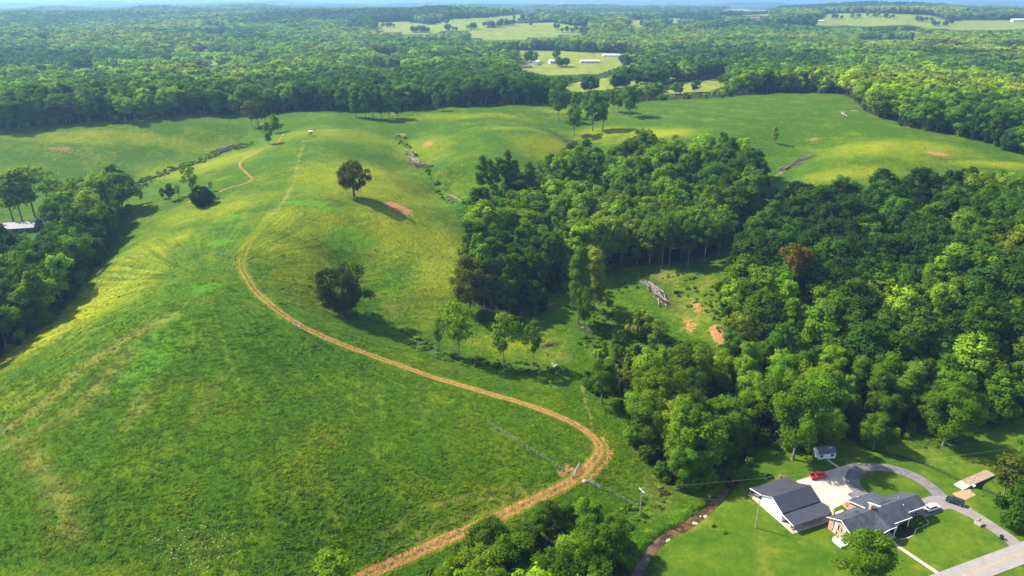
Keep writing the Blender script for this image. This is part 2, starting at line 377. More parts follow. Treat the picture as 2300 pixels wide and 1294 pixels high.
# rank weeds in the gullies and along the old fence row
for l, w, v in [([(560,325),(500,340),(430,368),(340,400),(300,425),(260,450)], 6, .9), ([(900,305),(915,330),(940,372),(990,420),(1040,470)], 4, .3), ([(940,765),(985,795),(1080,815),(1180,828),(1250,830)], 4, .9), ([(640,615),(700,650),(760,700),(840,720),(910,745)], 6, .16), ([(1400,1165),(1450,1130),(1500,1095),(1490,1050),(1440,1000)], 4, .6), ([(2200,1090),(2260,1110),(2320,1130)], 3, .8), ([(2080,1010),(2160,1000),(2210,995)], 3, .6), ([(1330,770),(1410,745),(1490,770),(1550,795)], 6, .55), ([(1400,650),(1470,618),(1560,622)], 5, .3), ([(1555,660),(1610,710)], 8, .3), ([(1620,640),(1625,700),(1640,760)], 5, .5), ([(1300,640),(1350,690),(1360,740)], 6, .5)]: stroke('rank', l, w, v)
# woodland floor (polygons of tree feet as photo pixels)
ZONES = {
 'middle wood': [(1075,470),(1045,560),(1075,690),(1105,722),(1200,705),(1238,655),(1300,640),(1375,606),(1490,592),(1600,575),(1650,535),(1718,455),(1718,415),(1690,388),(1600,372),(1500,366),(1400,380),(1300,392),(1240,420),(1150,436)],
 'right wood': [(1738,500),(1690,560),(1640,630),(1640,700),(1662,775),(1640,810),(1600,850),(1640,935),(1700,990),(1780,1008),(1870,985),(1960,985),(2085,975),(2190,920),(2340,920),(2420,700),(2420,478),(2250,458),(2090,462),(1900,474),(1800,480)],
 'creek wood': [(1330,880),(1418,892),(1425,985),(1495,1080),(1560,1098),(1640,1062),(1668,1000),(1636,940),(1600,850),(1530,815),(1470,790),(1380,790),(1335,830)],
 'left wood': [(285,470),(235,560),(160,668),(60,752),(-50,830),(-260,900),(-420,820),(-420,640),(-160,575),(70,560),(130,510),(230,472)],
 'bottom grove': [(960,1340),(1090,1268),(1180,1212),(1290,1196),(1400,1232),(1428,1300),(1410,1420),(940,1440)],
}
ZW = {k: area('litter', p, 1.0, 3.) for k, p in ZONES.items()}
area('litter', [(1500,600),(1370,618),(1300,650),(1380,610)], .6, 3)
# far forest: everything beyond the edge of the pasture, by direction
EDGE_PX = [(-420,345),(-200,315),(0,294),(300,274),(560,259),(640,253),(760,250),(850,252),(950,243),(1150,237),(1270,233),(1400,229),(1530,225),(1600,222),(1700,211),(1800,209),(1890,211),(1950,258),(2050,290),(2180,314),(2300,352),(2420,395),(2600,430)]
EW = np.array(hit2(EDGE_PX)); EAZ = np.arctan2(EW[:, 0], EW[:, 1]); ER = np.hypot(EW[:, 0], EW[:, 1])
def redge(x, y): return np.interp(np.arctan2(x, y), EAZ, ER)
FIELDS = [  # open land among the far woods: photo-pixel outlines of the ground
 [(1148,114),(1250,114),(1300,117),(1420,121),(1470,127),(1420,140),(1345,166),(1230,170),(1165,156)],
 [(1262,192),(1320,180),(1400,171),(1590,157),(1605,165),(1480,181),(1420,192),(1330,207),(1270,210)],
 [(1490,190),(1632,172),(1645,188),(1590,206),(1490,212)],
 [(826,129),(870,127),(915,130),(920,145),(870,152),(834,142)],
 [(832,49),(915,48),(965,56),(1010,42),(1100,38),(1195,29),(1210,40),(1130,52),(1075,64),(1000,72),(930,78),(850,70)],
 [(1050,67),(1100,62),(1150,54),(1235,50),(1320,62),(1330,74),(1250,82),(1130,92),(1050,86)],
 [(1675,42),(1750,40),(1830,48),(1855,31),(1950,29),(2100,34),(2125,46),(2200,44),(2320,46),(2320,66),(2150,70),(2050,58),(1900,60),(1800,56)],
 [(1395,42),(1440,44),(1475,58),(1420,64)], [(1600,24),(1640,20),(1760,22),(1720,36),(1620,34)],
 [(1930,74),(2060,74),(2060,88),(1930,88)], [(440,131),(500,131),(507,141),(470,150),(432,141)], [(165,132),(215,132),(215,150),(160,150)], [(88,72),(112,72),(112,86),(86,86)], [(370,130),(400,130),(400,140),(365,140)], [(450,60),(510,64),(505,78),(455,72)],
 [(1488,40),(1532,42),(1545,56),(1500,54)], [(1560,52),(1640,50),(1650,58),(1570,62)], [(2150,30),(2240,28),(2250,36),(2160,38)],
 [(1605,146),(1640,144),(1640,160),(1600,160)],
]
far = (vr > redge(vx, vy) + 2) & (vy > 100)
inf = np.zeros(NV, bool); fm = np.where(far & (ppf > 50) & (ppy > -14) & (ppy < 260))[0]
for p in FIELDS: inf[fm] |= inpoly(ppx[fm], ppy[fm], p)
A['pale'] = (far & inf).astype(float)
A['litter'] = np.maximum(A['litter'], (far & ~inf) * sstep(0, 12, vr - redge(vx, vy)))
# mown yard
yl = np.array([up(a, b, 0)[:2] for a, b in [(1470,1290),(1500,1225),(1600,1140),(1660,1075),(1690,1020),(1900,985),(2110,1010),(2320,940),(2500,1100),(2400,1420),(1400,1420)]])
m = np.where((vx > 20) & (vx < 260) & (vy > 90) & (vy < 260))[0]
dd, _, _ = dpoly(vx[m], vy[m], np.vstack([yl, yl[:1]])); A['lawn'][m] = sstep(-1.5, 1.5, np.where(inpoly(vx[m], vy[m], yl), dd, -dd))
dd, _, _ = dpoly(vx[m], vy[m], CREEK); A['soil'][m] = np.maximum(A['soil'][m], .30 * np.exp(-((dd - 1.6) / .4) ** 2)); A['litter'][m] = np.maximum(A['litter'][m], sstep(1.7, 1.2, dd) * .9)
dd, _, _ = dpoly(vx[m], vy[m], DITCH); A['litter'][m] = np.maximum(A['litter'][m], np.exp(-(dd / .9) ** 2) * .9)

def ground_material():
    m, t = mat('grassland')
    geo = t.n('ShaderNodeNewGeometry'); pos = geo.outputs['Position']
    st = t.n('ShaderNodeMapping', {'Vector': pos, 'Scale': (1., 1., .3)}).outputs[0]
    n1 = t.noise(pos, .012, 3.); n2 = t.noise(pos, .06, 4., .6); n3 = t.noise(st, .32, 4., .65); n4 = t.noise(st, 1.1, 5., .7); n5 = t.noise(st, 3.4, 3., .7)
    a = {k: t.attr(k) for k in A}
    y = t.math('ADD', t.math('MULTIPLY', a['yel'], 1.0), t.math('MULTIPLY_ADD', n2, 1.35, -.62))
    y = t.math('ADD', y, t.math('MULTIPLY_ADD', n3, 1.1, -.55), clamp=True)
    col = t.mix(y, (.048, .104, .002, 1), (.225, .245, .005, 1))
    col = t.mix(t.math('MULTIPLY', t.ramp(n1, .42, .68), .35), col, (.046, .116, .003, 1))
    # tufts: lighter and darker clumps, the dark also painting the tufts' small shadows
    tf = t.math('ADD', t.math('MULTIPLY', n4, .65), t.math('MULTIPLY', n5, .35))
    col = t.mix(t.ramp(tf, .54, .38), col, t.mix(1., col, (.36, .46, .40, 1), 'MULTIPLY'))
    col = t.mix(t.math('MULTIPLY', t.ramp(tf, .54, .68), .7), col, t.mix(1., col, (1.5, 1.42, 1.6, 1), 'MULTIPLY'))
    # faint mowing swaths running down the mound from its top
    sp = t.n('ShaderNodeSeparateXYZ', {0: pos}); dx = t.math('ADD', sp.outputs[0], 118.); dy = t.math('ADD', sp.outputs[1], -262.)
    rv = t.n('ShaderNodeCombineXYZ'); t.set(rv, 0, t.math('MULTIPLY', t.math('ARCTAN2', dx, t.math('MULTIPLY', dy, -1.)), 26.)); rad_ = t.math('SQRT', t.math('ADD', t.math('MULTIPLY', dx, dx), t.math('MULTIPLY', dy, dy))); t.set(rv, 1, t.math('MULTIPLY', rad_, .02))
    sw = t.noise(rv.outputs[0], 1., 3., .6); swm = t.math('MULTIPLY', t.ramp(rad_, 130., 60.), t.ramp(rad_, 8., 30.))
    col = t.mix(t.math('MULTIPLY', t.math('MULTIPLY', t.ramp(sw, .5, .36), swm), .8), col, t.mix(1., col, (.62, .70, .6, 1), 'MULTIPLY')); col = t.mix(t.math('MULTIPLY', t.math('MULTIPLY', t.ramp(sw, .5, .64), swm), .75), col, t.mix(1., col, (1.5, 1.3, 1.1, 1), 'MULTIPLY'))
    br = t.ramp(t.math('ADD', t.math('MULTIPLY', a['bright'], t.math('MULTIPLY_ADD', n2, 1.6, .1)), t.math('MULTIPLY_ADD', n3, 1.5, -.75)), .22, .75)
    col = t.mix(t.math('MULTIPLY', br, .6), col, t.mix(n4, (.045, .150, .005, 1), (.095, .245, .012, 1)))
    dr = t.ramp(t.math('ADD', t.math('MULTIPLY', a['dry'], t.math('MULTIPLY_ADD', n2, 1.7, 0.)), t.math('MULTIPLY_ADD', n3, 1.8, -.9)), .15, 1.0)
    col = t.mix(t.math('MULTIPLY', dr, .40), col, t.mix(n4, (.13, .125, .022, 1), (.30, .24, .060, 1)))
    rk = t.ramp(t.math('ADD', a['rank'], t.math('MULTIPLY_ADD', n4, 1.0, -.5)), .35, .7)
    col = t.mix(t.math('MULTIPLY', rk, .8), col, t.mix(n5, (.018, .050, .010, 1), (.10, .16, .035, 1)))
    lw = t.mix(t.ramp(t.math('ADD', t.math('MULTIPLY', n2, .6), t.math('MULTIPLY', n3, .4)), .36, .66), (.040, .093, .005, 1), (.096, .142, .008, 1))
    lw = t.mix(t.ramp(n4, .3, .7), t.mix(1., lw, (.70, .78, .7, 1), 'MULTIPLY'), lw); lw = t.mix(t.math('MULTIPLY', t.ramp(t.noise(pos, .11, 3., .6), .52, .7), .4), lw, (.190, .185, .020, 1))
    lw = t.mix(t.math('MULTIPLY', dr, .5), lw, (.20, .21, .03, 1))
    col = t.mix(a['lawn'], col, lw)
    pa = t.mix(t.ramp(n2, .35, .65), (.115, .160, .012, 1), (.195, .215, .030, 1)); col = t.mix(a['pale'], col, pa)
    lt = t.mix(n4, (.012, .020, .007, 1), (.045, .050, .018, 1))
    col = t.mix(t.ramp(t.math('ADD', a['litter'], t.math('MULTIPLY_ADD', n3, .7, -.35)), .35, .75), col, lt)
    # flower heads
    vo = t.n('ShaderNodeTexVoronoi', {'Vector': pos, 'Scale': 1.3})
    fl = t.math('MULTIPLY', t.ramp(vo.outputs['Distance'], .26, .14), t.ramp(t.math('ADD', a['flower'], t.math('MULTIPLY_ADD', n3, 1.6, -.8)), .25, .7))
    col = t.mix(t.math('MULTIPLY', fl, .6), col, (.50, .52, .24, 1))
    # bare earth
    so = t.mix(t.ramp(n4, .3, .7), (.250, .104, .028, 1), (.400, .195, .070, 1)); so = t.mix(t.ramp(n5, .52, .72), so, (.46, .31, .17, 1))
    sm = t.ramp(t.math('ADD', a['soil'], t.math('ADD', t.math('MULTIPLY_ADD', n4, 1.2, -.6), t.math('ADD', t.math('MULTIPLY_ADD', n5, .6, -.3), t.math('MULTIPLY_ADD', n3, .9, -.45)))), .36, .74)
    lat = t.math('ABSOLUTE', t.math('ADD', a['track'], t.math('MULTIPLY_ADD', n3, 1.0, -.5)))
    wob = t.math('ADD', lat, t.math('MULTIPLY_ADD', n4, 1.5, -.75))
    rut = t.math('MULTIPLY', t.math('MULTIPLY', t.ramp(wob, 1.8, 1.05), t.math('MULTIPLY_ADD', t.ramp(wob, .2, .8), .62, .38)), t.math('MULTIPLY_ADD', t.noise(pos, .25, 3., .6), .9, .55))
    tm = t.ramp(t.math('ADD', t.math('MULTIPLY', rut, a['tws']), t.math('MULTIPLY_ADD', n5, .3, -.15)), .22, .62)
    col = t.mix(t.math('MAXIMUM', sm, tm), col, so)
    bs = t.n('ShaderNodeBsdfPrincipled', {'Base Color': col, 'Roughness': .95, 'Specular IOR Level': .05})
    hgt = t.math('ADD', t.math('MULTIPLY', n3, 1.0), t.math('ADD', t.math('MULTIPLY', n4, .55), t.math('MULTIPLY', n5, .16)))
    ls = t.math('MULTIPLY_ADD', t.math('MAXIMUM', a['lawn'], a['pale']), -.7, .9)
    b = t.n('ShaderNodeBump', {'Strength': ls, 'Distance': 1.0, 'Height': hgt}); t.set(bs, 'Normal', b.outputs[0])
    t.n('ShaderNodeOutputMaterial', {'Surface': bs}); return m
M_GROUND = ground_material()
idx = np.arange(NV).reshape(NYg, NXg)
gf = np.stack([idx[:-1, :-1], idx[:-1, 1:], idx[1:, 1:], idx[1:, :-1]], -1).reshape(-1, 4)
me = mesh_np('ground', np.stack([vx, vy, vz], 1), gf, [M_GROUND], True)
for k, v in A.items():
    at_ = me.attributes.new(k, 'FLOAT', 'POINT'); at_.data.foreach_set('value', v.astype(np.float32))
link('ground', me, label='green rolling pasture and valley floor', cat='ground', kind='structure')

def attr_ribbon(name, line, half, mats, lift, nx=9, attrs=None, jit=0., **kw):
    l = np.asarray(line); tg = np.gradient(l, axis=0); tg /= np.linalg.norm(tg, axis=1)[:, None]; nrm = np.stack([-tg[:, 1], tg[:, 0]], 1)
    half = np.broadcast_to(np.asarray(half, float), (len(l),))
    s = np.linspace(-1, 1, nx); jl = half * (1 + jit * (rng.random(len(l)) - .5)); jr = half * (1 + jit * (rng.random(len(l)) - .5))
    off = np.where(s[None] < 0, s[None] * jl[:, None], s[None] * jr[:, None])
    X = l[:, None, 0] + nrm[:, None, 0] * off; Y = l[:, None, 1] + nrm[:, None, 1] * off
    Z = lift(X, Y) if callable(lift) else ground(X, Y) + lift
    i = np.arange(X.size).reshape(X.shape); f = np.stack([i[:-1, :-1], i[1:, :-1], i[1:, 1:], i[:-1, 1:]], -1).reshape(-1, 4)[:, ::-1]
    me = mesh_np(name, np.stack([X.ravel(), Y.ravel(), Z.ravel()], 1), f, mats, True)
    for k, fn in (attrs or {}).items():
        a_ = me.attributes.new(k, 'FLOAT', 'POINT'); a_.data.foreach_set('value', np.asarray(fn(X, Y, off, np.arange(len(l))[:, None]), np.float32).ravel())
    return link(name, me, **kw)
tlen = np.linspace(0, TL, len(TRACK))
attr_ribbon('dirt_track', TRACK, 2.4, [M_GROUND], .06, 9, {'track': lambda X, Y, o, i: o, 'tws': lambda X, Y, o, i: (.30 + .70 * sstep(TL * .95, TL * .45, tlen))[i] + 0 * o, 'yel': lambda X, Y, o, i: 0 * o + .4, 'bright': lambda X, Y, o, i: 0 * o + .1}, .25,
            label='orange dirt track with a grass strip between its wheel ruts', cat='track', kind='structure')

# ------------------------------------------------------------------ creek water
mw, t = mat('creek_water'); geo = t.n('ShaderNodeNewGeometry').outputs['Position']
nw = t.noise(geo, .5, 4.); bs = t.n('ShaderNodeBsdfPrincipled', {'Base Color': t.mix(t.ramp(nw, .35, .65), (.040, .024, .010, 1), (.13, .075, .036, 1)), 'Roughness': .12, 'IOR': 1.33})
bp = t.n('ShaderNodeBump', {'Strength': .25, 'Distance': .05, 'Height': t.noise(geo, 3., 3.)}); t.set(bs, 'Normal', bp.outputs[0]); t.n('ShaderNodeOutputMaterial', {'Surface': bs})
attr_ribbon('creek_water', CREEK, np.interp(np.linspace(0, 1, len(CREEK)), [0, .2, .32, .45, 1], [1.9, 1.9, 1.45, 1.2, 1.0]), [mw], lambda X, Y: T(X[:, 4], Y[:, 4], False)[:, None] + 0 * X - 1.12, 9, label='brown shallow creek water', cat='creek', kind='structure')

# ------------------------------------------------------------------ leaf and bark
def leaf_material(name, src):
    m, t = mat(name)
    tint = t.n('ShaderNodeObjectInfo').outputs['Color'] if src == 'OBJECT' else t.attr('tint', 'INSTANCER', 'Color')
    v = t.attr('v')
    k = t.n('ShaderNodeMapRange'); t.set(k, 0, v); t.set(k, 3, .62); t.set(k, 4, 1.42)
    col = t.mix(1., tint, k.outputs[0], 'MULTIPLY')
    col = t.mix(t.math('MULTIPLY', t.ramp(v, .62, 1.), .35), col, t.mix(1., col, (1.55, 1.25, .9, 1), 'MULTIPLY'))
    d = t.n('ShaderNodeBsdfDiffuse', {'Color': col}); tr = t.n('ShaderNodeBsdfTranslucent', {'Color': t.mix(1., col, (1.25, 1.3, .7, 1), 'MULTIPLY')})
    s = t.n('ShaderNodeMixShader', {0: .40, 1: d, 2: tr}); s2 = s
    t.n('ShaderNodeOutputMaterial', {'Surface': s2}); return m
M_LEAF = leaf_material('leaves', 'OBJECT'); M_LEAF_I = leaf_material('forest_leaves', 'INST')
M_BARK = pbr('bark', (.20, .165, .125), .9, var=.25, scale=1.5); M_BARKD = pbr('dark_bark', (.085, .07, .055), .9, var=.25, scale=1.5)
M_PALEBARK = pbr('pale_bark', (.42, .39, .34), .9, var=.2, scale=1.2)

def tree_arrays(kind, seed, dens=1., card=.36):
    """numpy description of one tree: clumped leaf cards and a limbed trunk"""
    g = np.random.default_rng(seed); C = []; rad = []
    K = dict(broad=(20, 11.6, (5.6, 5.6, 8.2), 52, (1.25, 2.2), 3.5, .33), round=(19, 10.8, (8.0, 8.0, 8.0), 120, (1.1, 1.8), 3.0, .55), ragged=(21, 12.4, (4.9, 4.9, 8.0), 36, (.8, 2.2), 4.5, .3), oak=(18, 8.6, (8.2, 8.0, 8.6), 100, (1.3, 2.1), 1.2, .6),
             poplar=(24, 13.2, (3.6, 3.6, 10.4), 60, (.95, 1.75), 4, .28), tall=(25, 16.5, (4.6, 4.6, 7.6), 40, (1.2, 2.0), 10, .30), sparse=(18, 11, (3.8, 3.8, 6.8), 44, (.7, 1.35), 4, .2),
             pine=(25, 18.5, (2.3, 2.3, 6.2), 34, (.6, 1.2), 12, .24), bush=(8, 3.6, (5.4, 5.4, 4.3), 75, (.9, 1.5), .3, .3), shrub=(3.4, 1.5, (1.7, 1.7, 1.5), 16, (.5, .9), .2, .08),
             cone=(13, 6.2, (4.0, 4.0, 6.4), 60, (.9, 1.5), .6, .25), dead=(16, 10, (2.6, 2.6, 5), 12, (.5, 1.0), 4, .17))[kind]
    H, cz, (rx, ry, rz), nc, (r0, r1), tb, tr = K
    lob = g.uniform(0, 6.28, 4); la = g.uniform(.05, .17, 4) if kind != 'ragged' else g.uniform(.14, .34, 4)
    for i in range(nc):
        z = g.uniform(-.86, 1); a = g.uniform(0, 6.28)
        wob = 1 + sum(la[k] * math.sin((k + 1) * a + lob[k] + 2.2 * z * (k % 2)) for k in range(4))
        if kind in ('poplar',): prof = (1 - max(z, 0) ** 1.7 * .62) * (1 - max(-z - .2, 0) * .75); h = prof
        elif kind == 'cone': h = (1 - (z + .86) / 1.86) ** .8 * 1.05 + .05
        elif kind == 'round': h = math.sqrt(max(0, 1 - z * z)) * (1.0 if z > -.3 else .9)
        else: h = math.sqrt(max(0, 1 - z * z * .92)) * (1 if z > -.35 else .8)
        k = g.uniform(.66, .98) if g.random() < .8 else g.uniform(.15, .6)
        C.append((rx * h * k * wob * math.cos(a), ry * h * k * wob * math.sin(a), cz + rz * z * (.9 if z < 0 else .93) * (.9 + .1 * k) - (0.3 * rz * h * (1 - k) if z > .5 else 0)))
        rad.append(g.uniform(r0, r1) * (.8 if z > .75 else 1))
    if kind == 'oak':
        for q in [(9.2, -1, 7.2), (10.2, -1.4, 6.4), (8.4, -.4, 6.6)]: C.append(q); rad.append(1.5)
    C = np.array(C); rad = np.array(rad)
    # cards
    per = (rad / rad.mean()) ** 2; base = dict(sparse=42, dead=16, pine=55, round=90, oak=110, bush=100, shrub=60).get(kind, 115)
    cnt = np.maximum(4, (base * dens * per)).astype(int); ci = np.repeat(np.arange(len(C)), cnt); n = len(ci)
    d = g.normal(size=(n, 3)); d[:, 2] += .35; d /= np.linalg.norm(d, axis=1)[:, None]
    rr = g.uniform(.55, 1.08, n) ** .7
    pos = C[ci] + d * (rad[ci] * rr)[:, None] * np.array([1, 1, .82]) + g.normal(size=(n, 3)) * (rad[ci] * np.where(g.random(n) < .22, .34, .05))[:, None]
    ctr = np.array([0, 0, cz - .25 * rz]); o = pos - ctr; o /= np.linalg.norm(o, axis=1)[:, None] + 1e-6
    nr = d * .75 + o * .45 + g.normal(size=(n, 3)) * .42; nr[:, 2] += .15; nr /= np.linalg.norm(nr, axis=1)[:, None]
    t1 = np.cross(nr, g.normal(size=(n, 3))); t1 /= np.linalg.norm(t1, axis=1)[:, None] + 1e-6; t2 = np.cross(nr, t1)
    sz = card * g.uniform(.55, 1.35, n); asp = g.uniform(.55, .95, n)
    a_, b_ = t1 * sz[:, None], t2 * (sz * asp)[:, None]
    q = np.stack([pos + a_, pos + b_ * 1.1 + a_ * .15, pos - a_ * .9, pos - b_ + a_ * .1], 1).reshape(-1, 3)
    lf = np.arange(4 * n).reshape(-1, 4)
    val = np.clip(.55 * g.random(len(C))[ci] + .45 * g.random(n), 0, 1)
    # trunk and limbs
    tk = MB(); top = cz + rz * (.55 if kind != 'pine' else .9); bend = g.normal(size=2) * .25
    zs = np.linspace(-.6, top, 6); path = [(bend[0] * math.sin(z / top * 2.6) * (z > 0), bend[1] * math.sin(z / top * 2.1) * (z > 0), z) for z in zs]
    tk.tube(path, [tr * (1.35 if i == 0 else 1) * (1 - .82 * i / 5) for i in range(6)], 7)
    order = g.permutation(len(C))[:(12 if kind not in ('dead', 'sparse') else 20)]
    for i in order:
        e = C[i]; z0 = min(max(tb, e[2] - .75 * math.hypot(e[0], e[1]) - 1.), top * .9); f = z0 / top; b0 = (bend[0] * math.sin(f * 2.6), bend[1] * math.sin(f * 2.1), z0)
        mid = tuple(b0[j] * .5 + e[j] * .5 + (0, 0, .5)[j] for j in range(3)); r = tr * .42 * (1 - f * .6)
        tk.tube([b0, mid, tuple(e)], [r, r * .65, r * .25], 5, cap=False)
    tv = np.array(tk.v); tf = []
    for fc in tk.f:
        if len(fc) == 4: tf.append(fc)
        else:
            for i in range(1, len(fc) - 1): tf.append((fc[0], fc[i], fc[i + 1], fc[i + 1]))
    tf = np.array([x for x in tf if x[2] != x[3]] or np.zeros((0, 4)), int).reshape(-1, 4)
    return dict(q=q, lf=lf, v=val, tv=tv, tf=tf, H=H, r=max(rx, ry), cz=cz, rz=rz)
PALE = ('dead',)
def split_tree(a, kind):
    cm = mesh_np('crown', a['q'], a['lf'], [M_LEAF]); at_ = cm.attributes.new('v', 'FLOAT', 'FACE'); at_.data.foreach_set('value', a['v'].astype(np.float32))
    tm = mesh_np('trunk', a['tv'], a['tf'], [M_PALEBARK if kind == 'dead' else M_BARKD if kind in ('oak', 'round', 'bush', 'cone', 'pine') else M_BARK], True)
    return cm, tm
def joined_tree(name, a, kind):
    v = np.vstack([a['q'], a['tv']]); f = np.vstack([a['lf'], a['tf'] + len(a['q'])])
    me = mesh_np(name, v, f, [M_LEAF_I, M_PALEBARK if kind in PALE else M_BARK], False, np.r_[np.zeros(len(a['lf'])), np.ones(len(a['tf']))])
    at_ = me.attributes.new('v', 'FLOAT', 'FACE'); at_.data.foreach_set('value', np.r_[a['v'], np.full(len(a['tf']), .5)].astype(np.float32)); return me
MODELS = {}   # (kind, hero?) -> list of (arrays, crown mesh, trunk mesh)
def models(kind, hero=False):
    k = (kind, hero)
    if k not in MODELS:
        MODELS[k] = []
        for i in range({'broad': 5, 'poplar': 4, 'tall': 3, 'ragged': 5}.get(kind, 1)):
            a = tree_arrays(kind, 100 + 17 * i + sum(map(ord, kind)), 2.1 if hero else 1., .25 if hero else .36); MODELS[k].append((a,) + split_tree(a, kind))
    return MODELS[k]
NAME = dict(ragged='broadleaf_tree', broad='broadleaf_tree', round='broadleaf_tree', oak='broadleaf_tree', poplar='poplar_tree', tall='poplar_tree', sparse='broadleaf_tree', pine='pine_tree', bush='bush', shrub='bush', cone='broadleaf_tree', dead='broadleaf_tree')
CATN = dict(bush='bush', shrub='bush')
TINT = dict(mid=(.080, .155, .006), bright=(.140, .230, .008), dark=(.043, .097, .006), yellow=(.185, .235, .012), olive=(.092, .104, .009), brown=(.120, .090, .010), deep=(.026, .056, .006), blue=(.048, .108, .009))
def plant(kind, pos, h, var=0, tint='mid', rz=None, wide=1., jit=None, hero=False, **kw):
    ml = models(kind, hero); a, cm, tm = ml[var % len(ml)]; s = h / a['H']
    e = empty(NAME[kind], tuple(pos), rz if rz is not None else random.uniform(0, 6.28), **kw); e.scale = (s * wide, s * wide, s)
    c = TINT[tint] if isinstance(tint, str) else tint
    if jit is not None: c = tuple(x * j for x, j in zip(c, jit))
    link('trunk', tm, e); o = link('crown', cm, e); o.color = (c[0], c[1], c[2], 1); return e

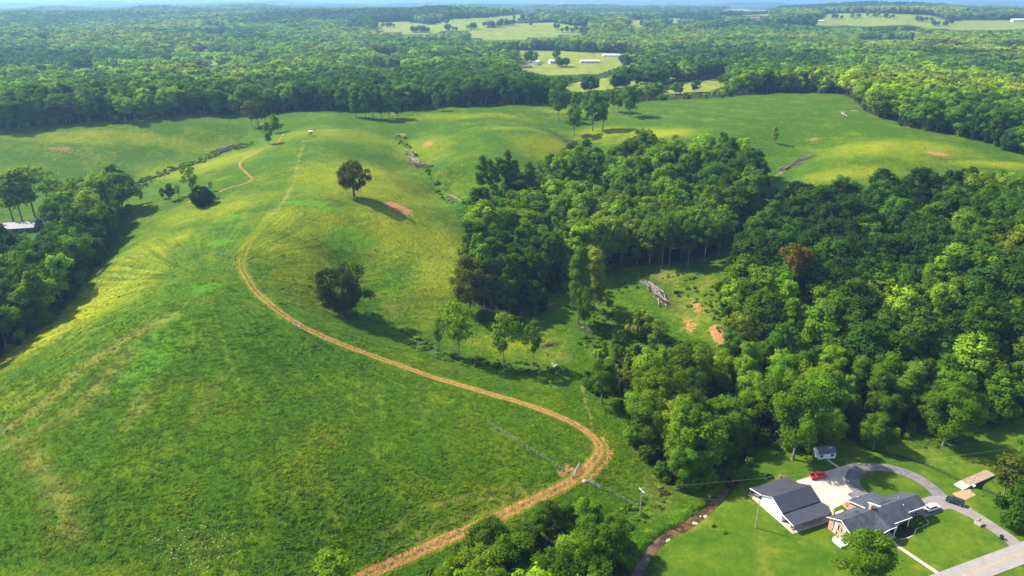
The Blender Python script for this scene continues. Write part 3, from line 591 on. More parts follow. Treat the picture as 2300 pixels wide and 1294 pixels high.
# ------------------------------------------------------------------ single trees of the photograph: (pixel of the foot, pixel of the top, kind, tint, width factor, label)
SPECIAL = [
 (795,441,363,'round','olive',1.06,'lone olive-green round-headed tree standing in the open pasture'),
 (772,700,592,'oak',(.044, .066, .008),1.2,'lone very dark spreading tree on the slope above the dirt track'),
 (433,446,362,'sparse','bright',.9,'thin open-crowned tree rising behind the dark round bush'),
 (456,461,420,'bush','deep',.92,'dark round evergreen bush at the end of the old fence row'),
 (384,452,412,'broad','dark',.8,'small dark tree in the little trio left of the round bush'),
 (366,447,422,'broad','dark',.7,'smallest leftmost dark tree of the little trio left of the round bush'),
 (401,444,412,'sparse','bright',.9,'thin pale sapling beside the little dark trio left of the round bush'),
 (318,458,422,'sparse','bright',.8,'leaning thin sapling between the left wood and the little dark trio'),
 (474,430,405,'sparse','bright',.9,'twiggy sapling just right of the dark round bush'),
 (604,326,275,'poplar','bright',.95,'bright green young tree at the head of the cattle path'),
 (618,300,255,'poplar','bright',1.25,'green tree directly behind the bright young tree on the ridge'),
 (566,284,226,'sparse','olive',1.3,'thin bare-stemmed tree at the left of the ridge clump'),
 (580,284,218,'ragged','olive',1.2,'grey-green tree in the middle of the ridge clump'),
 (596,280,228,'ragged','dark',1.,'darkest tree at the right of the ridge clump'),
 (981,250,208,'broad','mid',.8,'small single tree in front of the far wood edge at mid picture'),
 (800,264,205,'poplar','mid',1.5,'leftmost tree of the clump standing out from the far wood edge'),
 (822,266,200,'broad','mid',.9,'second tree from the left of the clump at the far wood edge'),
 (838,267,196,'ragged','dark',1.,'tallest tree of the clump at the far wood edge'),
 (857,268,214,'broad','dark',.8,'dark low tree in the middle of the clump at the far wood edge'),
 (874,266,205,'ragged','mid',1.,'thin tree right of the middle of the clump at the far wood edge'),
 (893,265,222,'broad','mid',.8,'rightmost tree of the clump at the far wood edge'),
 (1289,304,236,'ragged','mid',1.15,'nearest dark bushy tree of the open grove on the second spur'),
 (1254,271,190,'ragged','mid',.9,'leftmost slender tree of the open grove on the second spur'),
 (1291,266,205,'ragged','mid',1.,'slender tree standing just behind the nearest tree of the open grove'),
 (1331,294,205,'ragged','mid',.95,'tall forked tree left of centre in the open grove'),
 (1354,292,212,'ragged','mid',.9,'thin tall tree right beside the forked tree of the open grove'),
 (1377,252,200,'ragged','mid',1.,'left one of two slim trees behind the open grove'),
 (1388,254,202,'ragged','mid',.9,'right one of two slim trees behind the open grove'),
 (1413,264,195,'broad','mid',1.1,'full rounded tree at the right end of the open grove'),
 (1738,322,284,'poplar','yellow',1.,'little bright sapling alone on the right spur'),
 (1056,706,578,'broad','olive',1.06,'brownish round tree at the left front corner of the middle wood'),
 (988,792,704,'sparse','bright',.85,'short leaning tree at the left end of the weedy row'),
 (1031,808,670,'sparse','bright',1.0,'full light-crowned tree, second in the weedy row above the track'),
 (1132,826,694,'sparse','bright',.9,'bright green slim tree, third in the weedy row above the track'),
 (1197,822,716,'sparse','mid',.75,'half-bare twiggy tree at the right end of the weedy row'),
 (1298,728,556,'poplar','mid',.8,'tall poplar on the left of the pair beside the mown path'),
 (1332,704,548,'poplar','yellow',.85,'tall lighter poplar on the right of the pair beside the mown path'),
 (1312,742,640,'broad','mid',.6,'short leafy tree at the foot of the poplar pair by the path'),
 (1083,492,352,'pine','mid',1.,'leftmost bare-stemmed pine on the edge of the middle wood'),
 (1100,482,360,'pine','mid',1.,'second bare-stemmed pine on the edge of the middle wood'),
 (1118,476,356,'pine','mid',1.,'third bare-stemmed pine, in the middle of the row of pines'),
 (1137,470,340,'pine','mid',1.1,'tallest bare-stemmed pine at the edge of the middle wood'),
 (1156,468,362,'pine','mid',1.,'rightmost bare-stemmed pine on the edge of the middle wood'),
 (1083,500,430,'sparse','dark',.5,'short slim tree in front of the bare-stemmed pines'),
 (1486,598,478,'tall','mid',1.1,'pale-trunked tree at the back of the log pile clearing, left of two'),
 (1503,596,484,'tall','mid',.9,'pale-trunked tree at the back of the log pile clearing, right of two'),
 (1545,600,492,'tall','dark',1.,'straight pale-trunked tree right of the pair behind the log pile clearing'),
 (1582,590,486,'tall','mid',1.,'pale-trunked tree between the log pile clearing and the gap in the woods'),
 (1612,580,470,'tall','mid',1.,'forked pale-trunked tree by the gap between the two big woods'),
 (1772,694,545,'tall','brown',1.0,'rust-brown crowned tree with a long bare stem in the right wood'),
 (2033,578,482,'tall','yellow',1.15,'bright yellow-green tree with a bare stem deep in the right wood'),
 (2125,640,545,'poplar','bright',.8,'narrow bright green spire in the middle of the right wood'),
 (1894,700,612,'dead','olive',1.6,'grey half-dead snag in the middle of the right wood'),
 (1838,800,672,'poplar','bright',1.1,'light green leaning tree low in the right wood'),
 (1780,1032,866,'broad','mid',1.0,'tall leafy tree standing just left of the white shed'),
 (1862,1010,924,'broad','mid',1.,'leafy tree directly behind the white shed'),
 (1962,1004,930,'broad','mid',1.2,'low spreading tree behind the asphalt loop, right of the shed'),
 (2118,1000,872,'broad','mid',1.25,'big rounded tree jutting out of the right wood toward the ditch'),
 (1936,1325,1196,'broad',(.085,.165,.006),1.35,'bright green round tree on the lawn in front of the brick house'),
 (2292,1180,1052,'cone','dark',1.,'dark cone-shaped tree at the right edge beside the driveway'),
 (2256,1110,1012,'sparse',(.085,.105,.010),1.5,'thin brownish tree beside the footbridge over the ditch'),
 (2305,1085,965,'broad','mid',1.,'leafy tree at the right edge behind the thin brownish tree'),
 (752,1325,1235,'sparse','bright',1.6,'thin sapling at the bottom edge beside the lower end of the track'),
 (1350,905,812,'broad','mid',1.15,'round tree at the left tip of the creekside wood by the mown path'),
 (2236,940,882,'bush','mid',.9,'low bushy thicket tree at the front right of the right wood'),
 (2190,946,888,'bush','bright',.8,'low pale bush at the front of the right wood beside the big rounded tree'),
 (1392,742,684,'sparse','yellow',1.2,'pale yellowish young tree at the lower left of the log pile clearing'),
 (1440,752,700,'bush','yellow',.8,'pale yellow-green bush just below the great log heap'),
 (1365,702,652,'sparse','bright',1.1,'light young tree between the poplar pair and the log heap'),
 (1478,772,712,'sparse','bright',1.2,'bright young tree below the log heap at the edge of the creekside wood'),
 (128,470,395,'sparse','mid',1.2,'open-crowned tree at the back of the left wood near the field'),
 (30,498,380,'sparse','bright',1.35,'tall open tree behind the metal-roofed barn, nearest the left border'),
 (50,496,372,'sparse','yellow',1.3,'tall open tree right behind the metal-roofed barn'),
 (80,492,362,'sparse','bright',1.6,'tallest open tree behind the metal-roofed barn'),
 (270,470,366,'poplar','dark',1.4,'tall dark tree at the back right corner of the left wood'),
 (2030,478,400,'tall','dark',1.,'dark tall tree over the lit gap at the back of the right wood'),
 (2146,298,268,'bush','dark',.6,'small dark cedar at the foot of the right-hand far wood'),
 (2262,338,300,'bush','dark',.6,'second small dark cedar near the right border by the far wood'),
]
spec_xy = []
def foot_height(px, py, pt):
    q = at(px, py); d = ray(px, pt); k = math.hypot(q.x, q.y) / math.hypot(d[0], d[1])
    return q, max(1.5, CH + d[2] * k - q.z)
for i, (px, py, pt, kind, tint, wd, lab) in enumerate(SPECIAL):
    q, h = foot_height(px, py, pt); spec_xy.append((q.x, q.y, 2.5 if kind in ('pine', 'sparse', 'tall', 'dead') else 4.5, h, kind))
    hv = h * (1.04 if kind not in ('oak', 'round') else 1.06)
    w = wd / (hv / models(kind)[0][0]['H']) if kind in ('round', 'oak') else wd
    if kind == 'broad' and h < 14: w = wd * 1.1
    plant(kind, (q.x, q.y, q.z - .1), hv, i, tint, rz=(.0 if kind == 'oak' else None), wide=w, hero=(py > 640 and kind in ('broad', 'poplar')), label=lab, cat=CATN.get(kind, 'tree'), group='single trees of the farm' if kind != 'pine' else 'row of pines')
    spec_xy[-1] = spec_xy[-1][:4] + (kind,)

# ------------------------------------------------------------------ where the farther buildings stand (their clearings are kept open)
FARHOUSES = [
  (46,519,17,11,3.2,'tin','tin',.25,'pale tin-roofed barn half hidden by the left wood',dict(cat='barn',name='tin_barn')),
 (95,500,6,3,2.4,'white','paleroof',.4,'little white camper-like hut behind the tin-roofed barn',dict(cat='hut',name='hut')),
 (458,126,20,12,9.0,'tanwall','darkroof',.15,'pinkish two-storey farmhouse in the far left woods',{}),
 (483,132,26,12,4.6,'tanwall','darkroof',.1,'low brown-roofed wing house right of the pinkish farmhouse',{}),
 (388,134,24,9,3.6,'white','paleroof',.12,'long white-roofed shed left of the pinkish far farmhouse',dict(cat='shed',name='farm_shed')),
 (186,140,16,9,4.,'white','paleroof',.3,'white cottage behind a tree in the far left woods',{}),
 (200,139,8,7,3.,'white','paleroof',-.1,'smaller white cottage right of the white cottage in the left woods',{}),
 (58,137,10,7,2.8,'white','paleroof',.1,'tiny white-roofed cottage nearest the left border in the far woods',{}),
 (1204,145,13,9,5.,'white','paleroof',1.2,'white gabled house at the left of the far farmstead',{}),
 (1184,152,14,8,2.8,'tanwall','darkroof',.1,'low tan house at the lower left of the far farmstead',{}),
 (1243,142,15,9,4.,'white','paleroof',.3,'grey-white house in the middle of the far farmstead',{}),
 (1324,141,32,9,3.,'tanwall','paleroof',.05,'long pale ranch house at the right of the far farmstead',{}),
 (1372,127,30,9,2.8,'white','paleroof',.0,'long white barn at the back of the far farmstead meadow',dict(cat='barn',name='far_barn')),
 (1618,121,26,9,2.8,'white','paleroof',.05,'long pale roof half sunk in the woods right of the farmstead',{}),
 (1617,152,13,8,3.,'redbrick','redbrick',.1,'small red house in the woods above the narrow field',{}),
 (1556,149,6,5,2.6,'white','paleroof',.1,'tiny white hut in the woods left of the small red house',{}),
 (1842,49,24,10,4.,'white','paleroof',.0,'white shed on the far right open fields',dict(cat='shed',name='farm_shed')),
 (1698,42,40,12,4.,'tanwall','redbrick',.0,'reddish farm cluster at the left end of the far right fields',{}),
 (2292,48,60,16,6.,'white','paleroof',.0,'long white barn on the far right skyline field',dict(cat='barn',name='far_barn')),
 (1109,24,30,14,6.,'white','paleroof',.0,'white house on the far skyline above the long field',{}),
 (1262,29,60,14,5.,'tanwall','paleroof',.0,'pale tan buildings in the far woods right of the long field',{}),
 (800,58,40,12,5.,'tanwall','paleroof',.0,'tan farm buildings left of the long far field',{}),
]
FH = [(hit(a[0], a[1]), a[2]) for a in FARHOUSES]
def in_sight_lane(x, y):
    k = np.zeros(np.shape(x), bool)
    for p, L in FH:
        r = math.hypot(p[0], p[1]); ux, uy = p[0] / r, p[1] / r; f = x * ux + y * uy; s_ = np.abs(x * uy - y * ux)
        k |= (f < r + 9) & (f > r - (.75 if r < 600 else .30) * 20 * r / (CH - p[2])) & (s_ < L * .5 + 2)
    return k

# ------------------------------------------------------------------ woods: every tree its place
cand = []   # x, y, z, h, kind, wide, tint, zone
def kinds(z, u, v):
    mixp = dict(zip(['middle wood', 'right wood', 'creek wood', 'left wood', 'bottom grove', 'far wood'], [.45, .30, .12, .25, .05, .28])).get(z, .3)
    if u < mixp: return 'poplar' if v < .62 else 'tall'
    return 'ragged' if v < .42 else 'broad'
def tint_of(z, x, y, u):
    k = fbm(x / 55 + 9, y / 55, 21, 2) + .45 * (u - .5) + (.75 * (vnoise(x / 210 + 4, y / 150, 31) - .5) if z == 'far wood' else 0)
    if z == 'right wood': seq = [(.28, 'deep'), (.48, 'dark'), (.60, 'blue'), (.80, 'mid'), (.93, 'bright'), (9, 'yellow')]  # deep and dark leaf tints stand in for cloud shade over this wood
    elif z == 'left wood': seq = [(.22, 'dark'), (.55, 'mid'), (.85, 'bright'), (9, 'yellow')]
    elif z == 'middle wood': seq = [(.24, 'dark'), (.34, 'blue'), (.56, 'mid'), (.88, 'bright'), (9, 'yellow')]
    elif z == 'far wood': seq = [(.22, 'dark'), (.32, 'blue'), (.52, 'mid'), (.74, 'bright'), (.82, 'olive'), (9, 'yellow')]
    else: seq = [(.26, 'dark'), (.58, 'mid'), (.82, 'bright'), (9, 'yellow')]
    for lim, n in seq:
        if k < lim: return n
AVOID = [hit(30, 516)[:2], hit(62, 514)[:2], hit(95, 500)[:2]]
for z, poly in ZW.items():
    b0, b1 = poly.min(0), poly.max(0); sp = {'bottom grove': 6.4, 'creek wood': 6.2, 'left wood': 6.6}.get(z, 6.8)
    nx, ny = int((b1[0] - b0[0]) / sp) + 1, int((b1[1] - b0[1]) / sp) + 1
    X, Y = np.meshgrid(np.arange(nx), np.arange(ny)); X = X + .5 * (Y % 2)
    X = b0[0] + (X + rng.uniform(-.36, .36, X.shape)) * sp; Y = b0[1] + (Y + rng.uniform(-.36, .36, Y.shape)) * sp
    X, Y = X.ravel(), Y.ravel(); k = inpoly(X, Y, poly)
    if z in ('creek wood', 'right wood', 'bottom grove'): k &= dpoly(X, Y, CREEK)[0] > np.where(Y > 186, 2.0, 3.6)
    px_, py_, _ = proj(X, Y, ground(X, Y)); k &= (px_ > -260) & (px_ < 2560) & (py_ < 1480)
    if z == 'creek wood': k &= np.hypot((px_ - 1585) / 46, (py_ - 925) / 42) > 1
    X, Y = X[k], Y[k]; Z = ground(X, Y); edge = dpoly(X, Y, np.vstack([poly, poly[:1]]))[0]
    for x, y, zz, e in zip(X, Y, Z, edge):
        if any((x - s[0]) ** 2 + (y - s[1]) ** 2 < s[2] ** 2 for s in spec_xy): continue
        if any((x - s[0]) ** 2 + (y - s[1]) ** 2 < 100 for s in AVOID): continue
        u, v, w, c = rng.random(4); kd = kinds(z, u, v)
        if rng.random() < .06: continue
        h = {'creek wood': 12, 'bottom grove': 14, 'left wood': 14, 'right wood': 13.5}.get(z, 15) + 12.5 * w ** .8
        if e < 5 and c < .5: h *= .74
        if z == 'bottom grove': h = 10 + 7 * w; kd = 'ragged' if u < .4 else 'broad'
        if z == 'creek wood' and proj(x, y, zz)[0] > 1585 and y < 205: h = min(h, 11)
        if z == 'middle wood' and proj(x, y, zz)[0] < 1270 and proj(x, y, zz)[1] > 570: kd = 'poplar' if u < .6 else 'ragged'
        if z == 'creek wood' and proj(x, y, zz)[1] < 885: h = 6.5 + 5.5 * w; kd = 'ragged'
        if z == 'right wood' and y < 245: h *= .8; kd = 'poplar' if u < .35 else 'broad'; fr_ = True
        else: fr_ = False
        cand.append((x, y, zz, h, kd, rng.uniform(.85, 1.25) * (1.12 if kd == 'broad' else 1), ('bright' if v < .5 else 'mid') if fr_ else tint_of(z, x, y, c), z))
# leafy understorey along the wood margins
cu = []
for z, poly in ZW.items():
    l = smooth_line(np.vstack([poly, poly[:1]]), 2.6)
    for (x, y) in l:
        x, y = x + rng.normal() * 1.6, y + rng.normal() * 1.6; a_, b_, _ = proj(x, y, g1(x, y))
        if -100 < a_ < 2400 and dpoly(np.array([x]), np.array([y]), CREEK)[0][0] > 2.5 and not (z == 'middle wood' and 1400 < a_ < 1640 and b_ > 560) and rng.random() < .8 and all((x - s[0]) ** 2 + (y - s[1]) ** 2 > 9 for s in spec_xy): cu.append((x, y, g1(x, y), rng.uniform(2.2, 5.5), 'bush', rng.uniform(.5, .85), ['mid', 'bright', 'dark', 'mid'][int(rng.integers(0, 4))], z))
for c_, tg_ in zip(CREEK[::2], np.gradient(CREEK, axis=0)[::2]):
    for s_ in (-1, 1):
        nrm_ = np.array([-tg_[1], tg_[0]]) / np.hypot(*tg_); x, y = c_ + nrm_ * s_ * rng.uniform(1.3, 2.6)
        if y > 187 and rng.random() < .85: cu.append((x, y, g1(x, y) - .2, rng.uniform(2.2, 5), 'bush', rng.uniform(.55, .85), 'mid' if rng.random() < .6 else 'dark', 'creek wood'))
# far wood, row by row
y0 = 440.
while y0 < 3300:
    sp = 8.2 + y0 / 900; X = np.arange(-.86 * y0 - 60, .86 * y0 + 60, sp); X = X + rng.uniform(-.4, .4, len(X)) * sp; Y = y0 + rng.uniform(-.4, .4, len(X)) * sp; y0 += sp
    k = np.hypot(X, Y) > redge(X, Y) + 2.5; X, Y = X[k], Y[k]
    if not len(X): continue
    Z = ground(X, Y); a_, b_, _ = proj(X, Y, Z); k = (a_ > -170) & (a_ < 2470)
    for p in FIELDS: k &= ~inpoly(a_, b_, p)
    X, Y, Z = X[k], Y[k], Z[k]; u = rng.random((len(X), 5)); fe = np.hypot(X, Y) - redge(X, Y)
    for i in np.where(fe < 10)[0]:
        if rng.random() < .8: cu.append((X[i] + rng.normal() * 3, Y[i] - 2 + rng.normal() * 2, Z[i], rng.uniform(2.5, 6), 'bush', rng.uniform(.5, .8), 'mid' if rng.random() < .6 else 'dark', 'far wood'))
    for i in range(len(X)):
        kd = kinds('far wood', u[i, 0], u[i, 1]); h = 15 + 9.5 * u[i, 2] ** .8
        if fe[i] < 9 and u[i, 3] < .35: h *= .72
        if 1258 < a_[k][i] < 1650 and b_[k][i] > 200: h *= .55
        cand.append((X[i], Y[i], Z[i], h, kd, (.9 + .4 * u[i, 4]) * (1.2 if kd == 'broad' else 1.1), tint_of('far wood', X[i] * .55, Y[i] * .4, u[i, 3]), 'far wood'))
OPEN_VIEW = FIELDS + [[(a[0] - .5 * a[2] * F / math.hypot(p[0][0], p[0][1]) - 2, a[1] - 12 * F * .7 / math.hypot(p[0][0], p[0][1]) - 2), (a[0] + .5 * a[2] * F / math.hypot(p[0][0], p[0][1]) + 2, a[1] - 12 * F * .7 / math.hypot(p[0][0], p[0][1]) - 2), (a[0] + .5 * a[2] * F / math.hypot(p[0][0], p[0][1]) + 2, a[1] + 1), (a[0] - .5 * a[2] * F / math.hypot(p[0][0], p[0][1]) - 2, a[1] + 1)] for a, p in zip(FARHOUSES, FH)]
ca = np.array([(c[0], c[1], c[2], c[3], c[5]) for c in cand]); hh = ca[:, 3].copy()
for it in range(5):     # low young growth where the photograph looks over it onto the meadows and houses
    ax, ay, af = proj(ca[:, 0], ca[:, 1], ca[:, 2] + hh); bad = np.zeros(len(cand), bool)
    for n_, p in enumerate(OPEN_VIEW):
        kk = (ax > min(q[0] for q in p) - 9) & (ax < max(q[0] for q in p) + 9) & (ay < max(q[1] for q in p)) & (ay > min(q[1] for q in p))
        rng_ = np.where(kk)[0]
        for dx in (-.6, 0, .6): bad[rng_] |= inpoly(ax[rng_] + dx * 2.5 * F / af[rng_], ay[rng_], p)
    hh[bad] *= .74
ground_open = np.array([c[7] == 'far wood' for c in cand]) 
cand = [c[:3] + (h_,) + c[4:] for c, h_, q in zip(cand, hh, ca[:, 3]) if h_ > .24 * q + 1.2]
ca = np.array([(c[0], c[1]) for c in cand]); k = in_sight_lane(ca[:, 0], ca[:, 1]); cand = [c for c, q in zip(cand, k) if not q]
# far hedgerow trees and clumps inside the open fields
for (a, b, n, spx) in [(948,72,12,14),(1065,66,9,16),(1090,58,3,6),(1192,58,2,3),(1250,66,3,4),(1110,61,10,14),(1140,56,12,18),(1180,51,14,20),(1220,47,12,18),(1250,44,10,16),(1010,70,6,20),(940,72,10,16),(870,62,6,16),(1280,72,8,20),(1320,118,5,10),(1195,140,8,12),(1260,150,8,16),(1400,142,10,14),(1880,42,6,12),(1920,40,6,10),(1960,38,7,12),(2000,40,8,16),(2075,48,12,18),(1760,44,4,8),(1790,44,4,6),(2140,54,5,10),(1480,186,6,8),(1530,182,8,12),(1570,176,10,12),(1620,168,8,14),(1000,54,2,6),(840,142,3,8),(915,146,4,4),(2110,58,10,16),(1320,206,9,16),(1390,200,8,14),(1250,132,4,6)]:
    for k in range(n):
        q = hit(a + random.uniform(-spx, spx), b + random.uniform(-1.2, 1.2)); z = g1(q[0], q[1])
        cand.append((q[0], q[1], z, random.uniform(10, 19), 'broad', 1.25, random.choice(['dark', 'mid', 'blue']), 'far wood'))

# which of them show largest in the photograph (front to back, each hiding what lies behind)
ca = np.array([(c[0], c[1], c[2], c[3]) for c in cand]); AR = {k: (models(k)[0][0]) for k in ('broad', 'poplar', 'tall', 'ragged')}
cr = np.array([AR[c[4]]['r'] / AR[c[4]]['H'] * c[5] * c[3] for c in cand]); cb = np.array([(AR[c[4]]['cz'] - AR[c[4]]['rz']) / AR[c[4]]['H'] for c in cand])
sc = 1024 / 2300
tx, ty, tf_ = proj(ca[:, 0], ca[:, 1], ca[:, 2] + ca[:, 3]); lx, ly, _ = proj(ca[:, 0], ca[:, 1], ca[:, 2] + ca[:, 3] * cb)
hw = np.maximum(.5, F * cr / tf_ * sc); mask = np.zeros((576, 1024), bool); score = np.zeros(len(cand))
def splat(cx, yt, yb, w, m):
    x0, x1 = int(max(0, cx - w)), int(min(1023, cx + w)); a, b = int(max(0, yt)), int(min(575, yb))
    if x1 < x0 or b < a: return 0
    yy, xx = np.mgrid[a:b + 1, x0:x1 + 1]; e = ((xx - cx) / (w + .5)) ** 2 + ((yy - (yt + yb) / 2) / ((yb - yt) / 2 + .5)) ** 2 < 1
    new = e & ~m[a:b + 1, x0:x1 + 1]; m[a:b + 1, x0:x1 + 1] |= e; return int(new.sum())
for (x, y, _, h, kind) in spec_xy:
    z = g1(x, y); a = models(kind)[0][0]; s_ = h / a['H']; p0 = proj(x, y, z + h); p1 = proj(x, y, z + max(0, a['cz'] - a['rz']) * s_); splat(p0[0] * sc, p0[1] * sc, p1[1] * sc, F * a['r'] * s_ * .8 / p0[2] * sc, mask)
for i in np.argsort(np.hypot(ca[:, 0], ca[:, 1])):
    if ca[i, 1] > 1300: break
    score[i] = splat(tx[i] * sc, ty[i] * sc, ly[i] * sc, hw[i], mask)
N_SINGLE = 245
single = set(int(i) for i in np.argsort(-score)[:N_SINGLE] if score[i] > 3)

# labels that find a tree by its look and by what stands beside it
MARKS = [('the log pile', 1470, 660), ('the red earth bank', 1612, 750), ('the white shed', 1850, 1020), ('the dark-roofed barn', 1770, 1120), ('the brick house', 1960, 1160), ('the footbridge', 2195, 1072), ('the brown creek', 1560, 1165), ('the utility pole', 1437, 1150),
 ('the bend of the dirt track', 1345, 1010), ('the mown path', 1270, 740), ('the bare-stemmed pines', 1115, 480), ('the round olive field tree', 795, 440), ('the brownish corner tree', 1056, 700), ('the poplar pair', 1310, 720), ('the rust-brown tree', 1772, 690), ('the yellow-green bare-stemmed tree', 2033, 575),
 ('the bright green spire', 2125, 640), ('the gray snag', 1894, 695), ('the gap between the woods', 1715, 470), ('the weedy tree row', 1100, 820), ('the barn at the left border', 45, 510), ('the ridge clump', 580, 282), ('the small field stand', 698, 305), ('the hollow brush heap', 935, 365), ('the lower brush heap', 1030, 452), ('the right-spur brush heap', 1790, 365), ('the open grove', 1340, 290), ('the asphalt loop', 2000, 1050),
 ('the big rounded tree', 2118, 1000), ('the left border', 0, 640), ('the right border', 2300, 640), ('the lower right border', 2300, 900), ('the clump at the far wood edge', 850, 266), ('the far corner of the pasture', 1890, 212), ('the long dirt track', 900, 1255), ('the round dark bush', 456, 460), ('the fence across the ridge', 440, 575), ('the small cedars', 2200, 318), ('the far farmstead', 1220, 145), ('the narrow far field', 1420, 185), ('the grassy clearing in the creek wood', 1585, 925)]
TW_ = dict(mid='green', bright='bright green', dark='dark green', yellow='yellow-green', olive='olive-brown', deep='blackish green', blue='bluish green')
def place_words(i):
    c = cand[i]; z = {'middle wood': 'the middle wood', 'right wood': 'the right wood', 'creek wood': 'the creekside wood', 'left wood': 'the left wood', 'bottom grove': 'the bottom grove', 'far wood': 'the far wood'}[c[7]]
    p = proj(c[0], c[1], c[2] + c[3] * .7)
    best = min(MARKS, key=lambda m: (p[0] - m[1]) ** 2 + 2 * (p[1] - m[2]) ** 2); dx, dy = p[0] - best[1], p[1] - best[2]
    rel = ('just above ' if dy < 0 else 'just below ') if abs(dy) * 1.4 > abs(dx) else ('left of ' if dx < 0 else 'right of ')
    if 'border' in best[0]: rel = 'near '
    size = 'tall' if c[3] > 23 else 'short' if c[3] < 16 else 'middling'; form = {'broad': 'round-crowned', 'ragged': 'ragged', 'poplar': 'narrow', 'tall': 'long-stemmed'}[c[4]]
    for t_ in (f"{size} {form} {TW_[c[6]]} tree in {z}, {rel}{best[0]}", f"{size} {TW_[c[6]]} tree in {z}, {rel}{best[0]}", f"{size} {form} {TW_[c[6]]} tree {rel}{best[0]}", f"{size} {TW_[c[6]]} tree {rel}{best[0]}"):
        if len(t_.replace('-', ' ').split()) <= 13: break
    return t_, p
by = {}
for i in sorted(single):
    s, p = place_words(i); by.setdefault(s, []).append((float(p[0]), i))
lab_of = {}
ORD = ['leftmost', 'second from left', 'third from left', 'fourth from left', 'fifth from left', 'sixth from left', 'seventh from left', 'eighth from left', 'ninth from left']
for s, l in by.items():
    l.sort()
    for k, (_, i) in enumerate(l):
        if len(l) == 1: lab_of[i] = s
        elif len(l) == 2: lab_of[i] = ('left ' if k == 0 else 'right ') + s
        else: lab_of[i] = ('rightmost ' if k == len(l) - 1 else ORD[min(k, 8)] + ' ') + s
for i in sorted(single):
    x, y, z, h, kd, w, tn, zn = cand[i]; j = rng.choice([.68, .85, 1., 1.2, 1.42]) * rng.uniform(.94, 1.06, 3)
    plant(kd, (x, y, z - .15), h, int(rng.integers(0, 9)), tn, wide=w, jit=j, hero=(math.hypot(x, y) < 270), label=lab_of[i], cat='tree', group='trees of ' + zn)

# ------------------------------------------------------------------ the rest of the woods as one mass
lib = bpy.data.collections.new('forest_models'); KI = {}
def add_model(key, me):
    o = bpy.data.objects.new('forest_model_%03d' % len(lib.objects), me); KI.setdefault(key, []).append(len(lib.objects)); lib.objects.link(o)
for kd in ('broad', 'poplar', 'tall', 'ragged'):
    for (a, _, _) in models(kd): add_model((kd, 0), joined_tree('forest_tree', a, kd))
    for i in range(4): add_model((kd, 1), joined_tree('forest_tree', tree_arrays(kd, 500 + i * 7 + ord(kd[0]), .26, .66), kd))
add_model(('bush', 0), joined_tree('forest_bush', tree_arrays('bush', 77, .6, .42), 'bush')); add_model(('bush', 0), joined_tree('forest_bush', tree_arrays('bush', 78, .6, .42), 'bush')); AR['bush'] = models('bush')[0][0]; KI[('bush', 1)] = KI[('bush', 0)]
for i in range(4):     # knots of crowns for the woods kilometres away
    g = np.random.default_rng(900 + i); parts = []
    for k in range(11):
        a = tree_arrays('broad', 950 + i * 20 + k, .07, 1.25); s_ = g.uniform(.75, 1.15); o = np.array([g.uniform(-19, 19), g.uniform(-19, 19), g.uniform(-2, 1)]); parts.append((a['q'] * s_ * np.array([1.25, 1.25, 1]) + o, np.clip(a['v'] * .6 + g.uniform(0, .4), 0, 1)))
    q = np.vstack([p[0] for p in parts]); me = mesh_np('forest_knot', q, np.arange(len(q)).reshape(-1, 4), [M_LEAF_I]); at_ = me.attributes.new('v', 'FLOAT', 'FACE'); at_.data.foreach_set('value', np.concatenate([p[1] for p in parts]).astype(np.float32)); add_model(('knot', 0), me)
fp, fs, fr, fi, ft = [], [], [], [], []
for i, (x, y, z, h, kd, w, tn, zn) in enumerate(cand + cu):
    if i in single: continue
    lo = 0 if math.hypot(x, y) < 780 else 1; c = KI[(kd, lo)]; s_ = h / AR[kd]['H']; j = rng.choice([.66, .84, 1., 1.2, 1.42]) * rng.uniform(.94, 1.06, 3) * (1.3 if zn == 'far wood' else 1.)
    fp.append((x, y, z - .15)); fs.append((s_ * w, s_ * w, s_)); fr.append((0, 0, rng.uniform(0, 6.28))); fi.append(c[int(rng.integers(0, len(c)))]); ft.append(tuple(np.array(TINT[tn]) * j) + (1.,))
y0 = 3290.
while y0 < 11500:
    sp = 29 + (y0 - 3300) / 190; X = np.arange(-.8 * y0, .8 * y0, sp); X = X + rng.uniform(-.35, .35, len(X)) * sp; Y = y0 + rng.uniform(-.35, .35, len(X)) * sp; y0 += sp
    Z = ground(X, Y); a_, b_, _ = proj(X, Y, Z); k = (a_ > -60) & (a_ < 2360)
    for p in FIELDS: k &= ~inpoly(a_, b_, p)
    k &= ~((fbm(X / 700, Y / 500, 77, 2) > .66) & (Y > 5200))
    for x, y, z in zip(X[k], Y[k], Z[k]):
        g_ = sp / 29 * rng.uniform(.95, 1.2); fp.append((x, y, z - .5)); fs.append((g_, g_, rng.uniform(.85, 1.15))); fr.append((0, 0, rng.uniform(0, 6.28))); fi.append(KI[('knot', 0)][int(rng.integers(0, 4))]); ft.append(tuple(np.array(TINT[tint_of('far wood', x * .12, y * .12, rng.random())]) * rng.uniform(.85, 1.2)) + (1.,))
